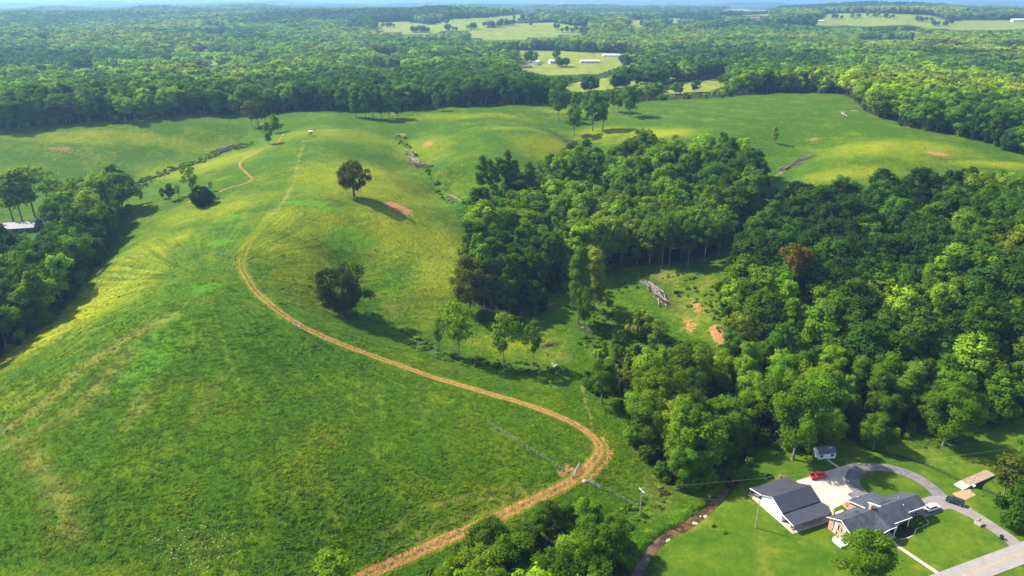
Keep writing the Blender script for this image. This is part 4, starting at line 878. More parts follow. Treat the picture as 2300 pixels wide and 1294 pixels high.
def scatter(name, p, s_, r_, i_, t_, coll, **kw):
    me = bpy.data.meshes.new(name); me.vertices.add(len(p)); me.vertices.foreach_set('co', np.asarray(p, np.float32).ravel())
    for nm, ty, arr, key in (('scl', 'FLOAT_VECTOR', s_, 'vector'), ('rot', 'FLOAT_VECTOR', r_, 'vector'), ('idx', 'INT', i_, 'value'), ('tint', 'FLOAT_COLOR', t_, 'color')):
        a = me.attributes.new(nm, ty, 'POINT'); a.data.foreach_set(key, np.asarray(arr, np.int32 if ty == 'INT' else np.float32).ravel())
    o = link(name, me, **kw); ng = bpy.data.node_groups.new(name + '_nodes', 'GeometryNodeTree')
    ng.interface.new_socket('Geometry', in_out='INPUT', socket_type='NodeSocketGeometry'); ng.interface.new_socket('Geometry', in_out='OUTPUT', socket_type='NodeSocketGeometry')
    N, L = ng.nodes, ng.links; gi = N.new('NodeGroupInput'); go = N.new('NodeGroupOutput'); io = N.new('GeometryNodeInstanceOnPoints'); ci = N.new('GeometryNodeCollectionInfo')
    ci.inputs['Collection'].default_value = coll; ci.inputs['Separate Children'].default_value = True; ci.inputs['Reset Children'].default_value = True
    def na(nm, ty): n = N.new('GeometryNodeInputNamedAttribute'); n.data_type = ty; n.inputs['Name'].default_value = nm; return n.outputs['Attribute']
    L.new(gi.outputs[0], io.inputs['Points']); L.new(ci.outputs[0], io.inputs['Instance']); io.inputs['Pick Instance'].default_value = True
    L.new(na('idx', 'INT'), io.inputs['Instance Index']); er = N.new('FunctionNodeEulerToRotation'); L.new(na('rot', 'FLOAT_VECTOR'), er.inputs[0]); L.new(er.outputs[0], io.inputs['Rotation']); L.new(na('scl', 'FLOAT_VECTOR'), io.inputs['Scale'])
    L.new(io.outputs[0], go.inputs[0]); md = o.modifiers.new('scatter', 'NODES'); md.node_group = ng; return o
scatter('forest', fp, fs, fr, fi, ft, lib, label='mass of woodland trees behind and between the nearer trees, out to the haze', cat='forest', kind='stuff')
print('trees', len(cand), 'single', len(single), 'mass', len(fp))

# ------------------------------------------------------------------ weeds and grass tufts
def sample(k, x, y):
    i = np.clip(np.searchsorted(GX, x), 0, NXg - 1); j = np.clip(np.searchsorted(GY, y), 0, NYg - 1); return A[k].reshape(NYg, NXg)[j, i]
sl_ = bpy.data.collections.new('scrub_models')
for i in range(4):
    a = tree_arrays('shrub', 300 + i, .55, .30); o = bpy.data.objects.new('scrub_model_%d' % i, joined_tree('scrub', a, 'shrub')); sl_.objects.link(o)
n = 240000; X = rng.uniform(-330, 330, n); Y = rng.uniform(130, 640, n); rk = sample('rank', X, Y); bad = sample('lawn', X, Y) + sample('litter', X, Y) + (np.abs(sample('track', X, Y)) < 3.5)
k = (bad < .4) & (rng.random(n) < np.where(rk > .12, rk * .5, .0035)); X, Y, rk = X[k], Y[k], rk[k]; Z = ground(X, Y); a_, b_, _ = proj(X, Y, Z); k = (a_ > -60) & (a_ < 2360) & (b_ < 1360); X, Y, Z, rk = X[k], Y[k], Z[k], rk[k]; n = len(X)
sc_ = np.where(rk > .12, rng.uniform(.14, .42, n), rng.uniform(.08, .17, n)); tn = [TINT[q] for q in ('mid', 'bright', 'dark', 'olive', 'yellow')]; ti = rng.choice(5, n, p=[.34, .3, .2, .08, .08])
scatter('scrub', np.stack([X, Y, Z - .05], 1), np.stack([sc_ * rng.uniform(1.2, 2.2, n), sc_ * 1.6, sc_ * rng.uniform(.7, 1.2, n)], 1), np.stack([0 * X, 0 * X, rng.uniform(0, 6.28, n)], 1), rng.integers(0, 4, n), [tuple(np.array(tn[q]) * rng.uniform(.8, 1.2)) + (1,) for q in ti], sl_, label='rank weeds and low scrub in the gullies and dotted over the pasture', cat='scrub', kind='stuff')
print('scrub', n)
tl_ = bpy.data.collections.new('grass_models')
for i in range(4):
    g = np.random.default_rng(40 + i); nb = 22; q = []
    for b in range(nb):
        x, y = g.normal(size=2) * .42; an = g.uniform(0, 6.28); l_ = g.uniform(.08, .26); w_ = g.uniform(.07, .14); lean = g.uniform(.35, .7); ux, uy = math.cos(an), math.sin(an)
        q += [(x - uy * w_, y + ux * w_, 0), (x + uy * w_, y - ux * w_, 0), (x + ux * lean + uy * w_ * .5, y + uy * lean - ux * w_ * .5, l_), (x + ux * lean - uy * w_ * .5, y + uy * lean + ux * w_ * .5, l_)]
    me = mesh_np('grass_tuft', q, np.arange(4 * nb).reshape(-1, 4), [M_LEAF_I]); at_ = me.attributes.new('v', 'FLOAT', 'FACE'); at_.data.foreach_set('value', g.uniform(.2, .9, nb).astype(np.float32)); tl_.objects.link(bpy.data.objects.new('grass_model_%d' % i, me))
n = 80000; Y = 135 + 200 * rng.random(n) ** .9; X = rng.uniform(-1, 1, n) * (.74 * Y + 30); bad = sample('lawn', X, Y) + sample('litter', X, Y) + (np.abs(sample('track', X, Y)) < 2.6) + (sample('soil', X, Y) > .45)
k = (bad < .4) & (fbm(X / 3, Y / 3, 61, 3) + .75 * rng.random(n) > .86 + .5 * sstep(170, 330, Y)); X, Y = X[k], Y[k]; n = len(X); yv = np.clip(sample('yel', X, Y) * .8 + 1.0 * (fbm(X / 14, Y / 14, 63, 2) - .52), 0, 1)[:, None]; bv = np.clip(sample('bright', X, Y) - .25, 0, 1)[:, None]; dv = np.clip(sample('dry', X, Y) * .6, 0, 1)[:, None]
tc_ = np.array([.060, .128, .004]) * (1 - yv) + np.array([.225, .245, .008]) * yv; tc_ = tc_ * (1 - bv) + np.array([.07, .19, .007]) * bv; tc_ = tc_ * (1 - dv) + np.array([.2, .17, .04]) * dv; tc_ = tc_ * rng.uniform(.8, 1.35, (n, 1)); ss = rng.uniform(.45, 1.0, n)
scatter('grass', np.stack([X, Y, ground(X, Y) - .03], 1), np.stack([ss * 1.2, ss * 1.2, ss * rng.uniform(.6, 1.1, n)], 1), np.stack([0 * X, 0 * X, rng.uniform(0, 6.28, n)], 1), rng.integers(0, 4, n), np.hstack([tc_, np.ones((n, 1))]), tl_, label='tufts of meadow grass on the near pasture', cat='grass', kind='stuff')
print('tufts', n)

# ------------------------------------------------------------------ materials of built things
M = dict(
 white=pbr('white_siding', (.78, .80, .82), .5, var=.04), trim=pbr('white_trim', (.82, .82, .80), .45, var=.03), concrete=pbr('concrete', (.46, .385, .30), .9, var=.08, scale=.35), path=pbr('path_concrete', (.50, .44, .30), .9, var=.1, scale=.8),
 shingle=pbr('grey_shingles', (.056, .061, .079), .85, var=.22, scale=.6), steel=pbr('dark_metal_roofing', (.046, .045, .058), .5, var=.08, scale=.25, spec=.45), glass=pbr('window_glass', (.02, .025, .03), .08, var=.05, spec=.6), shutter=pbr('black_shutter', (.015, .015, .018), .6, var=.1),
 asphalt=pbr('worn_asphalt', (.150, .135, .132), .92, var=.28, scale=.35, col2=(.085, .075, .080)), road=pbr('road_asphalt', (.250, .225, .205), .92, var=.08, scale=.3), tan=pbr('tan_wheel_band', (.275, .228, .178), .92, var=.1, scale=.6), paint=pbr('yellow_road_paint', (.36, .28, .15), .8, var=.2, scale=2),
 red=pbr('red_car_paint', (.62, .014, .020), .35, var=.03, spec=.6), black=pbr('black_car_paint', (.018, .02, .028), .2, var=.05, spec=.6), carwhite=pbr('white_car_paint', (.80, .81, .82), .25, var=.02, spec=.6), chrome=pbr('bright_trim', (.6, .6, .62), .25, 1., var=.03), tyre=pbr('tyre_rubber', (.015, .015, .016), .9, var=.1),
 lamp=pbr('lamp_lens', (.75, .76, .74), .15, var=.02), tail=pbr('tail_lens', (.35, .01, .01), .2, var=.02), wood=pbr('weathered_wood', (.30, .225, .155), .9, var=.25, scale=1.5), pole=pbr('pole_wood', (.36, .29, .21), .9, var=.15, scale=1.), grey=pbr('grey_box', (.35, .36, .37), .5, var=.06), log=pbr('bleached_log', (.33, .275, .265), .95, var=.28, scale=1.3), log2=pbr('dark_log', (.16, .115, .10), .95, var=.25, scale=1.3), stick=pbr('brush_sticks', (.13, .085, .075), .95, var=.25, scale=2.),
 stone=pbr('pale_stone', (.35, .31, .25), .9, var=.2, scale=1.5, bump=.4), soil=pbr('bare_brown_earth', (.34, .225, .125), .95, var=.12, scale=.6), tank=pbr('cream_tank', (.82, .80, .68), .4, var=.03), green=pbr('weathered_green_board', (.30, .36, .27), .9, var=.15, scale=1.2), tin=pbr('grey_tin_roof', (.21, .21, .23), .6, 0., var=.08, scale=.5), rust=pbr('rusty_panel', (.40, .20, .09), .8, var=.2, scale=1.), redbrick=pbr('far_red_brick', (.42, .17, .12), .9, var=.1), tanwall=pbr('far_tan_wall', (.58, .44, .33), .9, var=.08), paleroof=pbr('far_pale_roof', (.62, .62, .62), .6, var=.05), darkroof=pbr('far_brown_roof', (.18, .14, .135), .8, var=.08))
mb_, t = mat('orange_brick'); tc = t.n('ShaderNodeTexCoord').outputs['Object']; rot = t.n('ShaderNodeCombineXYZ'); sx = t.n('ShaderNodeSeparateXYZ', {0: tc})
t.set(rot, 0, t.math('ADD', sx.outputs[0], sx.outputs[1])); t.set(rot, 1, sx.outputs[2])
bk = t.n('ShaderNodeTexBrick', {'Vector': rot, 'Color1': (.50, .205, .095, 1), 'Color2': (.38, .145, .07, 1), 'Mortar': (.46, .36, .28, 1), 'Scale': 1., 'Mortar Size': .012, 'Brick Width': .24, 'Row Height': .08}); bk.offset = .5
t.n('ShaderNodeOutputMaterial', {'Surface': t.n('ShaderNodeBsdfPrincipled', {'Base Color': bk.outputs[0], 'Roughness': .9})}); M['brick'] = mb_

# ------------------------------------------------------------------ brick house
def gable_roof(mb, x0, x1, y0, y1, yr, ze0, ze1, zr, th=.16, mi=0):
    mb.slab([(x0, y0, ze0), (x1, y0, ze0), (x1, yr, zr), (x0, yr, zr)], th, mi)
    mb.slab([(x0, yr, zr), (x1, yr, zr), (x1, y1, ze1), (x0, y1, ze1)], th, mi)
A23 = R(23)
H = empty('brick_house', (92.5, 158.0, 0), A23, label='long orange brick house with grey shingle roof and front porch beside the road', cat='house')
ht = lambda y: 5.95 - .5 * abs(y - 4.6)
w_ = MB(); w_.prism([(.5, -.3), (8.7, -.3), (8.7, ht(8.7) - .2), (4.6, 5.75), (.5, ht(.5) - .2)], 0, 8.6)
w_.prism([(1.8, -.3), (8.7, -.3), (8.7, ht(8.7) - .2), (4.6, 5.7), (1.8, ht(1.8) - .2)], 8.6, 21.2); w_.prism([(1.9, -.3), (8.9, -.3), (8.9, ht(8.9) - .2), (4.6, 5.7), (1.9, ht(1.9) - .2)], 21.2, 28.1)
w_.box((11, 8.7, -.3), (20, 12.2, 3.2)); w_.obj('wall', M['brick'], H)
r_ = MB(); gable_roof(r_, -.45, 21.4, -.1, 9.3, 4.6, ht(-.1), ht(9.3), 5.95); gable_roof(r_, 21.4, 28.6, 1.3, 9.3, 4.6, ht(1.3), ht(9.3), 5.95)
roof = r_.obj('roof', M['shingle'], H)
p_ = MB(); p_.slab([(8.0, -1.7, 3.35), (11.2, -1.9, 4.25), (11.2, 3.9, 5.66), (8.0, .4, 3.95)], .14); p_.slab([(11.2, -1.9, 4.25), (14.5, -1.2, 3.35), (14.5, .4, 3.95), (11.2, 3.9, 5.66)], .14); p_.obj('porch_roof', M['shingle'], H)
q_ = MB(); q_.slab([(10.6, 12.8, 3.35), (10.6, 6.4, 5.2), (20.6, 6.4, 5.2), (20.6, 12.8, 3.35)], .15); q_.obj('rear_wing_roof', M['shingle'], H)
tr = MB()
for (a, b) in [((-.5, -.12), (-.5, 4.6)), ((-.5, 4.6), (-.5, 9.32))]:
    tr.add([(a[0], a[1], ht(a[1]) - .22), (a[0] + .06, a[1], ht(a[1]) - .22), (a[0] + .06, b[1], ht(b[1]) - .22), (a[0], b[1], ht(b[1]) - .22), (a[0], a[1], ht(a[1]) + .03), (a[0] + .06, a[1], ht(a[1]) + .03), (a[0] + .06, b[1], ht(b[1]) + .03), (a[0], b[1], ht(b[1]) + .03)], [(0,3,2,1),(4,5,6,7),(0,1,5,4),(1,2,6,5),(2,3,7,6),(3,0,4,7)])
tr.box((-.45, -.24, ht(-.1) - .2), (8.0, -.1, ht(-.1) - .02)); tr.box((14.5, -.24, ht(-.1) - .2), (21.5, -.1, ht(-.1) - .02)); tr.box((21.5, 1.16, ht(1.3) - .2), (28.6, 1.3, ht(1.3) - .02))
tr.tube([(8.0, -1.75, 3.3), (11.2, -1.95, 4.2)], .09, 4); tr.tube([(11.2, -1.95, 4.2), (14.55, -1.25, 3.3)], .09, 4); tr.tube([(10.55, 12.85, 3.33), (10.55, 6.5, 5.2)], .12, 4)
tr.obj('white_gutter', M['trim'], H)
fl = MB(); fl.slab([(14.0, 8.7, 4.62), (14.0, 4.75, 5.95), (14.5, 4.75, 5.95), (14.35, 8.7, 4.62)], .1); fl.obj('roof_flashing', M['trim'], H)
ch = MB(); ch.box((10.85, 5.0, 4.6), (11.75, 5.8, 6.9)); cho = ch.obj('chimney', M['brick'], H); cc = MB(); cc.box((10.78, 4.93, 6.9), (11.82, 5.87, 7.02)); cc.tube([(11.3, 5.4, 7.0), (11.3, 5.4, 7.35)], .16, 8); cc.obj('chimney_cap', M['stone'], cho)
for (x, y) in [(3.2, 6.6), (7.2, 5.8), (17.5, 6.0), (21.5, 3.2), (23, 6.2)]:
    v_ = MB(); z = ht(y); v_.tube([(x, y, z - .1), (x, y, z + .4)], .07, 6); v_.obj('vent_pipe', M['trim'] if x > 20 else M['shutter'], H)
def window(x, y, z, w, h, axis, shutters=True, par=H, out=-1):
    f = MB(); d = .05 * out; e = .09 * out
    def bx(m, a0, a1, z0, z1, d0, d1):
        if axis == 'x': m.box((min(x + d0, x + d1), a0, z0), (max(x + d0, x + d1), a1, z1))
        else: m.box((a0, min(y + d0, y + d1), z0), (a1, max(y + d0, y + d1), z1))
    c = y if axis == 'x' else x
    g = MB(); bx(g, c - w / 2, c + w / 2, z, z + h, 0, d); fo = MB()
    for a0, a1, z0, z1 in [(c - w / 2 - .08, c + w / 2 + .08, z + h, z + h + .1), (c - w / 2 - .08, c + w / 2 + .08, z - .1, z), (c - w / 2 - .08, c - w / 2, z, z + h), (c + w / 2, c + w / 2 + .08, z, z + h), (c - w / 2, c + w / 2, z + h * .47, z + h * .53)]: bx(fo, a0, a1, z0, z1, 0, e)
    o = fo.obj('window', M['trim'], par); g.obj('pane', M['grey'] if axis == 'x' else M['glass'], o)
    if shutters:
        for s_ in (-1, 1):
            m = MB(); a = c + s_ * (w / 2 + .28); bx(m, a - .19, a + .19, z - .05, z + h + .05, 0, d * 1.2); m.obj('shutter', M['shutter'], o)
window(0, 6.1, 2.1, .95, 1.5, 'x'); window(0, 3.4, 2.1, .95, 1.5, 'x'); window(0, 6.4, .35, .8, .8, 'x')
for x, y in [(2.2, .5), (6.2, .5), (16, 1.8), (18.8, 1.8), (22.6, 1.9), (24.6, 1.9), (26.8, 1.9)]: window(x, y, 1.5, 1.2, 1.3, 'y', shutters=x < 10 or x > 22)
dm = MB(); dm.box((11.3, 1.72, .5), (12.3, 1.8, 2.6)); do = dm.obj('front_door', M['trim'], H); k_ = MB(); k_.box((12.1, 1.66, 1.5), (12.2, 1.72, 1.6)); k_.obj('door_handle', M['chrome'], do)
pf = MB(); pf.box((8.3, -1.6, -.2), (14.3, 1.8, .45)); pf.box((10.8, -2.3, -.2), (12.8, -1.6, .22)); pf.obj('porch_floor', M['concrete'], H)
for x, y, zt in [(8.3, -1.45, 3.35), (14.2, -1.05, 3.35), (16.4, .15, 3.5), (20.9, .15, 3.5)]: c_ = MB(); c_.box((x - .1, y - .1, .0), (x + .1, y + .1, zt - .1)); c_.obj('porch_column', M['trim'], H)
hw = Matrix.Translation((92.5, 158.0, 0)) @ Matrix.Rotation(A23, 4, 'Z')
def HL(x, y, z=0): return hw @ Vector((x, y, z))
# dish on its mast, standing on the roof
ds = empty('satellite_dish', HL(6.6, 7.2, ht(7.2)), A23, label='pale round satellite dish on the rear roof of the brick house', cat='satellite dish')
m_ = MB(); m_.tube([(0, 0, -.1), (0, 0, .8)], .05, 6); m_.obj('mast', M['grey'], ds); m_ = MB(); n = 14; v = [(0, .12, 1.15)] + [(.62 * math.cos(2 * math.pi * k / n), -.16, 1.15 + .62 * math.sin(2 * math.pi * k / n)) for k in range(n)]
v2 = [(x, y + .05, z) for x, y, z in v]; m_.add(v + v2, [(0, 1 + k, 1 + (k + 1) % n) for k in range(n)] + [(n + 1, n + 2 + (k + 1) % n, n + 2 + k) for k in range(n)]); m_.tube([(0, .1, 1.15), (0, -.6, .95)], .03, 5); m_.obj('reflector', M['lamp'], ds)
# fenced white deck at the gable
dk = empty('deck', HL(-1.75, 2.6), A23, label='small white railed deck against the brick gable wall', cat='deck')
m_ = MB(); m_.box((-1.1, -1.4, .0), (1.65, 1.5, .35)); m_.obj('platform', M['trim'], dk); m_ = MB()
for a, b in [((-1.15, -1.45), (-1.15, 1.55)), ((-1.15, -1.45), (1.6, -1.45)), ((-1.15, 1.55), (.2, 1.55))]:
    for z in (.6, .95, 1.3): m_.tube([(a[0], a[1], z), (b[0], b[1], z)], .07, 4)
    for k in range(4): x, y = a[0] + (b[0] - a[0]) * k / 3, a[1] + (b[1] - a[1]) * k / 3; m_.box((x - .07, y - .07, 0), (x + .07, y + .07, 1.45))
m_.obj('railing', M['trim'], dk)
ac = empty('air_conditioner', HL(-1.5, 2.5, .35), A23, label='boxy grey and white cooling unit standing inside the white deck', cat='air conditioner'); m_ = MB(); m_.box((-.5, -.5, 0), (.5, .5, .9)); m_.obj('cabinet', M['lamp'], ac, .04); m_ = MB(); m_.tube([(0, 0, .9), (0, 0, .95)], .36, 12); m_.obj('fan_grille', M['shutter'], ac)
tk_ = empty('storage_tank', HL(7.3, 11.6), A23 + .1, label='long cream gas tank on the grass between the house and the barn', cat='tank'); m_ = MB(); m_.tube([(-1.5, 0, .8), (-1.4, 0, .8), (-1.2, 0, .8), (1.2, 0, .8), (1.4, 0, .8), (1.5, 0, .8)], [.2, .42, .55, .55, .42, .2], 14); m_.obj('shell', M['tank'], tk_, smooth=True)
for s_ in (-1, 1): m_ = MB(); m_.box((s_ - .12, -.4, 0), (s_ + .12, .4, .5)); m_.obj('saddle', M['grey'], tk_)
pt = empty('patio', HL(15.6, 13.6), A23, label='small brown patio with clutter at the rear corner of the brick house', cat='patio'); m_ = MB(); m_.box((-4.2, -1.2, 0), (4.2, 1.5, .09)); m_.obj('paving', M['soil'], pt); m_ = MB()
for k in range(16): x, y = random.uniform(-4, 4), random.uniform(-1, 1.4); s_ = random.uniform(.15, .4); m_.box((x - s_, y - s_ * .7, .09), (x + s_, y + s_ * .7, .09 + s_ * 1.6), rz=random.uniform(0, 3))
m_.obj('clutter', M['wood'], pt)
for k, (x, y) in enumerate([(17.9, 14.6), (19.3, 14.3)]):
    ta = empty('patio_table', HL(x, y, .09), 0, label=['round white patio table left of the other behind the house', 'round white patio table right of the other behind the house'][k], cat='table', group='patio tables'); m_ = MB(); m_.tube([(0, 0, .68), (0, 0, .74)], .62, 14); m_.obj('table_top', M['trim'], ta); m_ = MB(); m_.tube([(0, 0, 0), (0, 0, .68)], .07, 6); m_.tube([(0, 0, 0), (0, 0, .05)], .35, 8); m_.obj('pedestal', M['trim'], ta)
for k in range(2):
    cn = empty('canoe', HL(22.2 + k * 1.15, 13.6 - .2 * k, .05), A23 + R(-62), label=['white canoe hull lying behind the house, the left of two', 'white canoe hull lying behind the house, the right of two'][k], cat='canoe', group='canoes'); m_ = MB(); m_.tube([(-2, 0, .3), (-1.4, 0, .26), (0, 0, .22), (1.4, 0, .26), (2, 0, .3)], [.06, .3, .42, .3, .06], 12); m_.obj('hull', M['carwhite'], cn, smooth=True); m_ = MB(); m_.box((-1.5, -.03, .6), (1.5, .03, .66)); m_.obj('keel', M['grey'], cn)
# beds, walks
bed = np.array([HL(*p)[:2] for p in [(14.8, -2.6), (17.5, -3.0), (20.5, -2.6), (22.4, -1.4), (25.5, -1.3), (28.0, -.9), (28.9, .6)]])
eb = attr_ribbon('bed_edging', smooth_line(bed, .6), .14, [M['path']], .07, 3, label='thin pale curved edging of the front flower bed', cat='edging')
bp_ = [HL(14.5, 1.6), HL(14.8, -2.5)] + [Vector((p[0], p[1], 0)) for p in smooth_line(bed, 1.)[1:]] + [HL(28.6, 1.8)]
m_ = MB(); m_.slab([(p[0], p[1], .03) for p in bp_], .03); m_.obj('flower_bed', pbr('dark_mulch', (.035, .028, .02), .95, var=.3, scale=1.), label='dark mulched flower bed along the front of the brick house', cat='flower bed')
for k, (x, y, hgt_, w) in enumerate([(22.4, .3, 1.7, 1.1), (23.9, .2, 2.0, 1.2), (25.4, .4, 1.9, 1.1), (26.9, .6, 1.6, 1.1), (20.6, -.6, .8, .9), (19.3, -.9, .7, .9), (18.0, -.9, .7, .9), (16.7, -1.0, .7, .9), (15.6, -1.1, .8, .9)]):
    plant('shrub', HL(x, y, .02), hgt_, 0, 'mid' if k < 4 else 'dark', wide=w * (1.15 if k < 4 else 1.6), label=['tall clipped shrub', 'fullest clipped shrub', 'third clipped shrub', 'clipped shrub'][min(k, 3)] + ' against the front wall, ' + ['leftmost of four', 'second of four', 'third of four', 'nearest the white car'][k] if k < 4 else 'low dark shrub in the front bed, ' + ['nearest the clipped shrubs', 'second from the clipped shrubs', 'middle of five', 'second from the porch', 'nearest the porch'][k - 4], cat='shrub', group='shrubs in the front bed')
attr_ribbon('front_path', smooth_line([HL(11.8, -2.2)[:2], HL(12.1, -5)[:2], (110.9, 148.6)], 1.), .55, [M['path']], .045, 3, label='straight pale concrete path from porch to road', cat='path', kind='structure')

# ------------------------------------------------------------------ barn
B = empty('barn', (76.8, 168.6, 0), A23, label='white metal barn with dark low-pitched roof and open lean-tos', cat='barn')
m_ = MB(); m_.prism([(0, 0), (8.4, 0), (8.4, 3.3), (4.2, 5.5), (0, 3.3)], 0, 13.4)
wl = m_.obj('wall', M['white'], B); m_ = MB()
for k in range(14): m_.box((-.03, .3 + k * .6, .05), (0, .36 + k * .6, 3.2 + (2.0 - abs(.33 + k * .6 - 4.2) * .52)))
m_.obj('siding_rib', M['trim'], wl)
m_ = MB(); gable_roof(m_, -.35, 13.8, -.35, 8.4, 4.2, 3.38, 3.55, 5.75, .12); 
for k in range(23): x = -.2 + k * .62; m_.slab([(x, -.33, 3.42), (x + .05, -.33, 3.42), (x + .05, 4.2, 5.79), (x, 4.2, 5.79)], .05); m_.slab([(x, 4.2, 5.79), (x + .05, 4.2, 5.79), (x + .05, 8.38, 3.60), (x, 8.38, 3.60)], .05)
m_.obj('roof', M['steel'], B)
m_ = MB(); m_.slab([(-.35, -5.0, 2.5), (13.8, -5.0, 2.5), (13.8, -.15, 3.12), (-.35, -.15, 3.12)], .1); m_.obj('lean_to_roof', M['steel'], B)
m_ = MB(); m_.slab([(-.35, 8.4, 3.5), (13.8, 8.4, 3.5), (13.8, 13.3, 2.5), (-.35, 13.3, 2.5)], .1); m_.obj('lean_to_roof', M['steel'], B)
m_ = MB(); m_.tube([(-.4, -5.0, 2.42), (-.4, -.15, 3.03)], .1, 4); m_.tube([(-.4, 8.4, 3.4), (-.4, 13.3, 2.42)], .12, 4); m_.tube([(-.4, -.35, 3.3), (-.4, 4.2, 5.65)], .05, 4); m_.tube([(-.4, 4.2, 5.65), (-.4, 8.4, 3.45)], .05, 4); m_.obj('white_fascia', M['trim'], B)
for x in (-.1, 3.4, 6.9, 10.4, 13.5):
    for y in (-4.8, 13.1): m_ = MB(); m_.box((x - .09, y - .09, 0), (x + .09, y + .09, 2.45)); m_.obj('post', M['wood'], B)
m_ = MB(); m_.box((-.5, -5.2, -.1), (14, 13.4, .06)); m_.obj('floor_slab', M['concrete'], B)
for x in (3, 8): m_ = MB(); m_.box((x, -.06, .05), (x + 2.2, -.0, 2.4)); m_.obj('door', M['grey'], B)
bwm = Matrix.Translation((76.8, 168.6, 0)) @ Matrix.Rotation(A23, 4, 'Z')
for k, (x, y, s_) in enumerate([(.9, -3.6, .5), (4.5, -2.4, .9), (6.3, -2.6, .7), (9, -2.3, 1.0)]):
    m_ = MB(); m_.box((-s_, -.4, 0), (s_, .4, .45)); m_.box((-s_, .3, .45), (s_, .4, .95)); o = m_.obj('bench', M['wood'], label=['small bench at the open front corner of the barn lean-to', 'bench in the shade of the lean-to, left of three', 'bench in the shade of the lean-to, middle of three', 'bench in the shade of the lean-to, right of three'][k], cat='bench', group='benches under the barn lean-to'); o.location = bwm @ Vector((x, y, .06)); o.rotation_euler = (0, 0, A23)
rg = empty('tire', (80.5, 189.6, 0), 0, label='big dark tyre ring lying on the grass behind the barn', cat='tyre'); m_ = MB(); n = 18; m_.tube([(.95 * math.cos(2 * math.pi * k / n), .95 * math.sin(2 * math.pi * k / n), .22) for k in range(n + 1)], .22, 8); m_.obj('ring', M['tyre'], rg, smooth=True)
rg = empty('barrel', (83.6, 189.3, 0), 0, label='small rusty orange barrel beside the tyre ring behind the barn', cat='barrel'); m_ = MB(); m_.tube([(0, 0, 0), (0, 0, .3), (0, 0, .33), (0, 0, .6), (0, 0, .63), (0, 0, .9)], [.29, .29, .31, .31, .29, .29], 12); m_.obj('drum', M['rust'], rg)

# ------------------------------------------------------------------ shed
SH = empty('shed', (99.2, 198.7, g1(101, 200)), R(8), label='small white garden shed with grey gambrel roof on the lawn edge', cat='shed')
m_ = MB(); pf_ = [(0, 0), (3.6, 0), (3.6, 2.1), (3.0, 2.85), (1.8, 3.3), (.6, 2.85), (0, 2.1)]; m_.prism(pf_, 0, 5.8); m_.obj('wall', M['white'], SH)
m_ = MB()
for a, b in zip([(-.15, 2.0), (.55, 2.92), (1.8, 3.4), (3.05, 2.92)], [(.55, 2.92), (1.8, 3.4), (3.05, 2.92), (3.75, 2.0)]): m_.slab([(-.15, a[0], a[1]), (5.95, a[0], a[1]), (5.95, b[0], b[1]), (-.15, b[0], b[1])], .07)
m_.obj('roof', pbr('shed_shingles', (.13, .125, .15), .85, var=.12), SH)
m_ = MB(); m_.box((2.1, -.05, .1), (3.7, 0, 1.9)); dr = m_.obj('door', M['trim'], SH); m_ = MB(); m_.box((2.88, -.07, .1), (2.92, -.05, 1.9)); m_.box((2.1, -.07, .9), (3.7, -.05, 1.0)); m_.obj('door_brace', M['grey'], dr)
for x in (.9, 4.6): m_ = MB(); m_.box((x - .3, -.05, .85), (x + .3, 0, 1.65)); o = m_.obj('window', M['glass'], SH); m_ = MB(); [m_.box((x + s_ * .42 - .1, -.06, .8), (x + s_ * .42 + .1, 0, 1.7)) for s_ in (-1, 1)]; m_.obj('shutter', M['shutter'], o)
attr_ribbon('shed_path', smooth_line([(102.1, 198.6), (103.6, 195.3), (105.0, 192.4)], .8), .5, [M['path']], .05, 3, label='short pale path from shed door to concrete yard', cat='path', kind='structure')

# ------------------------------------------------------------------ yard surfaces
def sheet(name, pl, z, m, **kw): mm = MB(); mm.slab([(p[0], p[1], z) for p in pl][::-1], .12); return mm.obj(name, m, **kw)
def ccw(pl):
    a = sum(pl[i - 1][0] * pl[i][1] - pl[i][0] * pl[i - 1][1] for i in range(len(pl))); return pl if a < 0 else pl[::-1]
px0 = lambda l: [up(a, b, 0)[:2] for a, b in l]
sheet('concrete_yard', ccw(px0([(1872,1160),(1782,1085),(1793,1079),(1918.5,1039),(1946,1043),(1934,1056),(1915,1070),(1914,1086),(1930,1101),(1903,1110),(1916,1122.5),(1872,1143)])), .055, M['concrete'], label='pale concrete parking yard between barn and loop drive', cat='yard', kind='structure')
LOOP = smooth_line(px0([(1950,1120),(1932,1106),(1917,1088),(1917,1067),(1938,1052),(1970,1049),(2015,1056),(2060,1074),(2092,1096),(2120,1122)]), 1.)
DRIVE = smooth_line(px0([(2052,1150),(2078,1140),(2110,1129),(2140,1132),(2170,1148),(2205,1168),(2240,1192),(2268,1212),(2292,1236),(2300,1260)]), 1.)
attr_ribbon('loop_driveway', LOOP, 2.1, [M['asphalt']], .075, 5, label='dark worn asphalt loop drive round the lawn', cat='driveway', kind='structure', jit=.06)
attr_ribbon('driveway', DRIVE, np.interp(np.linspace(0, 1, len(DRIVE)), [0, .2, .38, .5, .8, .9, 1], [3.2, 3.2, 2.9, 2.0, 2.0, 2.7, 4.6]), [pbr('driveway_asphalt', (.215, .185, .170), .92, var=.12, scale=.4)], .09, 5, label='grey asphalt driveway from the house to the road', cat='driveway', kind='structure', jit=.05)
sheet('gravel_patch', ccw(px0([(1904,1111),(1930,1100.5),(1944,1108),(1950,1117),(1917,1124)])), .065, M['asphalt'], label='dark asphalt patch between yard and loop', cat='yard', kind='structure')
sheet('bare_earth_patch', ccw(px0([(2138,1108),(2176,1097),(2192,1112),(2168,1123),(2152,1119)])), .035, M['soil'], label='bare brown earth beside the parked dark car', cat='ground', kind='structure')
